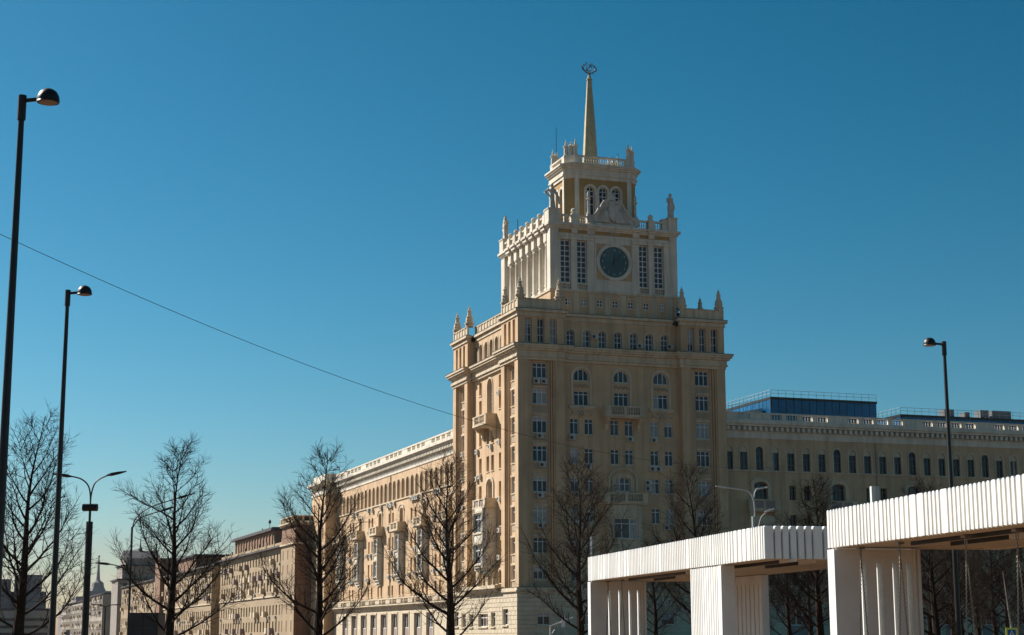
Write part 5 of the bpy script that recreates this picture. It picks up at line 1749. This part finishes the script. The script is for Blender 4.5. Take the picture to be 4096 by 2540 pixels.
# ------------------------------------------------------------------ lamps, posts, cable, sign
def big_lamp(label, x, y, h, rz):
    T = thing('street_lamp', label, 'street lamp', (x, y, 0), 'tall black dome head lamps')
    F = (cos(rz), sin(rz))
    p = MB(); p.tube([(x, y, 0), (x, y, 0.6), (x, y, h - 0.35)], [0.095, 0.085, 0.048], 12); p.tube([(x, y, h - 0.4), (x, y, h + 0.02)], 0.07, 10); p.build('pole', 'metal', T, smooth=False)
    a = MB(); a.tube([(x, y, h - 0.07), (x + F[0] * 0.3, y + F[1] * 0.3, h - 0.04)], 0.035, 8); a.build('arm', 'metal', T)
    hd = MB(); cx_, cy_ = x + F[0] * 0.43, y + F[1] * 0.43
    hd.lathe((cx_, cy_, h - 0.1), [(0.185, 0), (0.19, 0.03), (0.177, 0.11), (0.135, 0.185), (0.07, 0.228), (0.0, 0.24)], 20)
    o = hd.build('lamp_head', 'metal', T, smooth=True)
    ln = MB(); ln.lathe((cx_, cy_, h - 0.115), [(0.14, 0), (0.15, 0.014)], 16); ln.build('lens', 'panel', o)
CAMR = -YAW
big_lamp('tallest black dome head lamp at far left, pole leaving the frame edge', -66.74, -165.47, 10.44, CAMR)
big_lamp('black dome head lamp second from left, shorter in view', -64.74, -149.56, 10.38, CAMR)
big_lamp('black dome head lamp at right, head turned left over the near canopy', -39.5, -151.05, 10.15, CAMR + pi)

def arc(p0, pts):
    return [p0] + pts
def smooth_path(pts, n=4):
    P_ = [Vector(p) for p in pts]
    out = []
    for i in range(len(P_) - 1):
        a = P_[max(0, i - 1)]; b = P_[i]; c = P_[i + 1]; d = P_[min(len(P_) - 1, i + 2)]
        for k in range(n):
            t = k / n
            out.append(tuple(0.5 * ((2 * b) + (-a + c) * t + (2 * a - 5 * b + 4 * c - d) * t * t + (-a + 3 * b - 3 * c + d) * t ** 3)))
    out.append(tuple(P_[-1]))
    return out
def road_lamp(label, x, y, z_top, arms, m, pole_r, thick=None, group='curved arm road lamps', name='road_lamp'):
    """arms: lists of (sideways, height) in the plane across the view"""
    T = thing(name, label, 'street lamp', (x, y, 0), group)
    sx, sy = cos(YAW), -sin(YAW)
    p = MB()
    p.tube([(x, y, 0), (x, y, z_top)], pole_r, 8)
    p.build('pole', m, T)
    if thick:
        q = MB(); q.tube([(x, y, 0), (x, y, thick[1])], thick[0], 10); q.build('post_sleeve', m, T)
    for A in arms:
        pts = [(x + sx * a, y + sy * a, z) for a, z in A]
        q = MB(); q.tube(smooth_path(pts), max(0.03, pole_r * 0.55), 6); o = q.build('arm', m, T)
        e0, e1 = Vector(pts[-2]), Vector(pts[-1])
        d = (e1 - e0).normalized()
        hd = MB()
        hd.tube([tuple(e1 - d * 0.8), tuple(e1 - d * 0.62), tuple(e1 - d * 0.3), tuple(e1)], [0.035, 0.075, 0.065, 0.025], 6)
        hd.build('lamp_head', m, o)
    return T
RL = road_lamp('dark road lamp with two spread arms on thick black post, left of second tree', -61.66, -123.73, 6.85, [[(0.0, 6.8), (-0.02, 7.25), (-0.12, 7.6), (-0.37, 7.84), (-0.75, 7.96), (-1.6, 8.08)], [(0.0, 6.8), (0.03, 7.3), (0.2, 7.76), (0.72, 8.03), (1.4, 8.17)]], 'metal', 0.05, (0.135, 6.15))
b = MB(); b.tube([(-61.66 - 0.28, -123.6, 6.72), (-61.66 + 0.28, -123.8, 6.72)], [0.15, 0.15], 8); b.build('camera_box', 'metal', RL)
road_lamp('dark road lamp with both arms to the right, showing through the second tree', -57.75, -104.02, 7.2, [[(0, 7.1), (0.2, 7.69), (0.92, 8.22), (2.1, 8.62), (3.05, 8.9)], [(0, 7.1), (0.4, 7.65), (1.46, 8.03), (2.25, 8.26)], [(0, 4.8), (-0.56, 5.16), (-1.2, 5.3), (-1.85, 5.36)]], 'metal', 0.055)
road_lamp('small distant road lamp with two short level arms, low between lamp posts', -48.06, 5.57, 5.0, [[(0, 4.9), (-0.5, 5.15), (-1.6, 5.2)], [(0, 4.9), (0.6, 5.15), (1.8, 5.2)]], 'metal', 0.1)
road_lamp('pale grey road lamp with long left arm, above the far canopy', -17.5, -95.65, 9.1, [[(0, 9.0), (0.12, 9.2), (0.1, 10.02), (-0.08, 10.49), (-0.4, 10.76), (-1.5, 10.94), (-2.36, 11.06)], [(0.1, 10.3), (0.2, 10.72), (0.45, 10.89), (1.0, 10.97)]], 'lampwhite', 0.09)
road_lamp('pale grey road lamp with single low arm curving right, above far canopy', -8.0, -78.0, 9.7, [[(0, 9.6), (0.25, 10.39), (0.58, 10.69), (0.9, 10.91), (1.25, 11.03)]], 'lampwhite', 0.07)
tk_ = thing('small_aerial', 'short upright aerial pair above the left end of far canopy', 'aerial', (-38.6, -125, 0))

# fix: slim mast pair behind the far canopy
t = MB(); t.tube([(-39.6, -121.5, 0), (-39.6, -121.5, 6.3)], 0.05, 6); t.tube([(-39.1, -121.6, 0), (-39.1, -121.6, 6.2)], 0.05, 6); t.build('mast', 'lampwhite', tk_)
WC_ = thing('overhead_cable', 'long thin overhead cable sagging from upper left across the tower front', 'cable', (-60, -86, 20))
t = MB()
pts = []
for i in range(61):
    f = 0.18 + 0.82 * i / 60
    pts.append((-110 + 150 * f, -130 + 131 * f, 19.6 + 38.7 * (f - 0.69) ** 2))
t.tube(pts, 0.019, 5); t.build('cable', 'wire', WC_)
PY = thing('white_pylon', 'plain white upright pylon standing behind the near canopy roof', 'pylon', (-35.63, -140.47, 0))
t = MB(); FPY = Fr((-35.63, -140.47, 0), (cos(YAW), -sin(YAW), 0), (-sin(YAW), -cos(YAW), 0), 0)
t.box(FPY, -0.13, 0.0, -0.3, 0.0, 0, 6.85); t.build('painted_lit_edge', 'lampwhite', PY)  # sunlight put into the colour: left edge paler than the panel beside it
t = MB(); t.box(FPY, 0.0, 0.16, -0.28, -0.02, 0, 6.84); t.build('panel', 'greymetal', PY)
SG = thing('crossing_sign', 'blue pedestrian crossing sign with fluorescent yellow border, bottom right', 'road sign', (-24.97, -133.13, 0))
FSg = Fr((-24.97, -133.13, 0), (cos(YAW), -sin(YAW), 0), (-sin(YAW), -cos(YAW), 0), 0)
t = MB(); t.tube([FSg.p(0, -0.05, 0), FSg.p(0, -0.05, 1.9)], 0.035, 8); t.build('pole', 'greymetal', SG)
t = MB(); t.box(FSg, -0.24, 0.24, -0.02, 0.0, 1.35, 1.85); bd = t.build('border_plate', 'signY', SG)
t = MB(); t.box(FSg, -0.17, 0.17, 0.0, 0.006, 1.42, 1.77); t.build('blue_plate', 'signB', SG)
t = MB(); t.prism(FSg, [(-0.14, 1.46), (0.14, 1.46), (0, 1.745)], 0.006, 0.011); tri = t.build('white_triangle', 'signW', SG)
t = MB()
t.prism(FSg, [(0.0 + 0.018 * cos(2 * pi * i / 8), 1.655 + 0.018 * sin(2 * pi * i / 8)) for i in range(8)], 0.011, 0.015)
t.prism(FSg, [(-0.018, 1.63), (0.022, 1.63), (0.02, 1.55), (0.05, 1.48), (0.03, 1.475), (0.0, 1.535), (-0.04, 1.475), (-0.06, 1.48), (-0.02, 1.555)], 0.011, 0.0148)
t.build('walking_figure', 'metal', SG)
TB = thing('traffic_light_arm', 'white sloping traffic light arm with small plate, low beside tree trunk', 'traffic light', (-26.05, -80.96, 0))
t = MB(); t.tube([(-26.05, -80.96, 0), (-26.05, -80.96, 2.25)], 0.06, 6); t.tube([(-25.75, -81.05, 2.0), (-26.0, -80.98, 1.6)], 0.03, 5); t.build('pole', 'lampwhite', TB)
t = MB(); t.tube([(-26.1, -80.94, 2.2), (-24.55, -81.52, 2.82)], 0.05, 6); t.build('arm', 'lampwhite', TB)
t = MB(); t.box(Fr((-25.2, -81.3, 0), (cos(YAW), -sin(YAW), 0), (-sin(YAW), -cos(YAW), 0), 0), -0.13, 0.13, 0.05, 0.1, 2.15, 2.95); t.build('signal_plate', 'signW', TB)
BB = thing('dark_kiosk', 'dark panelled kiosk at the foot of second tree, cut by the bottom edge', 'kiosk', (-55.7, -94.2, 0))
FBB = Fr((-55.8, -94.1, 0), (cos(YAW), -sin(YAW), 0), (-sin(YAW), -cos(YAW), 0), 0)
MT['kiosk'] = mat('dark_kiosk_panel', (0.05, 0.045, 0.045), rough=0.6, var=0.15)
t = MB(); t.box(FBB, -0.85, 0.85, -2, -0.02, 0, 2.95); t.build('body', 'metal', BB)
pmk = MB(); pmk.box(LF, 0.02, 0.83, 0, 0.02, 0.02, 0.72); pk = pmk.mesh('panel', 'kiosk')
for i in range(2):
    for j in range(4):
        x, y, z = FBB.p(-0.85 + 0.85 * i, 0, 0.02 + 0.73 * j)
        inst(pk, 'panel', BB, (x, y, z), -YAW)

# ------------------------------------------------------------------ thin spring haze over the street
hz = MB()
hz.box(W, -700, 900, 320, -2600, -1.0, 125.0)
hme = bpy.data.meshes.new('haze')
hme.from_pydata(hz.v, [], hz.f)
hm = bpy.data.materials.new('thin_haze')
hm.use_nodes = True
hm.node_tree.nodes.clear()
ho = hm.node_tree.nodes.new('ShaderNodeOutputMaterial')
hp = hm.node_tree.nodes.new('ShaderNodeVolumePrincipled')
hp.inputs['Color'].default_value = (0.86, 0.92, 1.0, 1)
hp.inputs['Density'].default_value = 0.00002
hp.inputs['Anisotropy'].default_value = 0.3
hm.node_tree.links.new(hp.outputs[0], ho.inputs['Volume'])
hme.materials.append(hm)
haze = bpy.data.objects.new('haze', hme)
COL.objects.link(haze)
haze['kind'] = 'stuff'
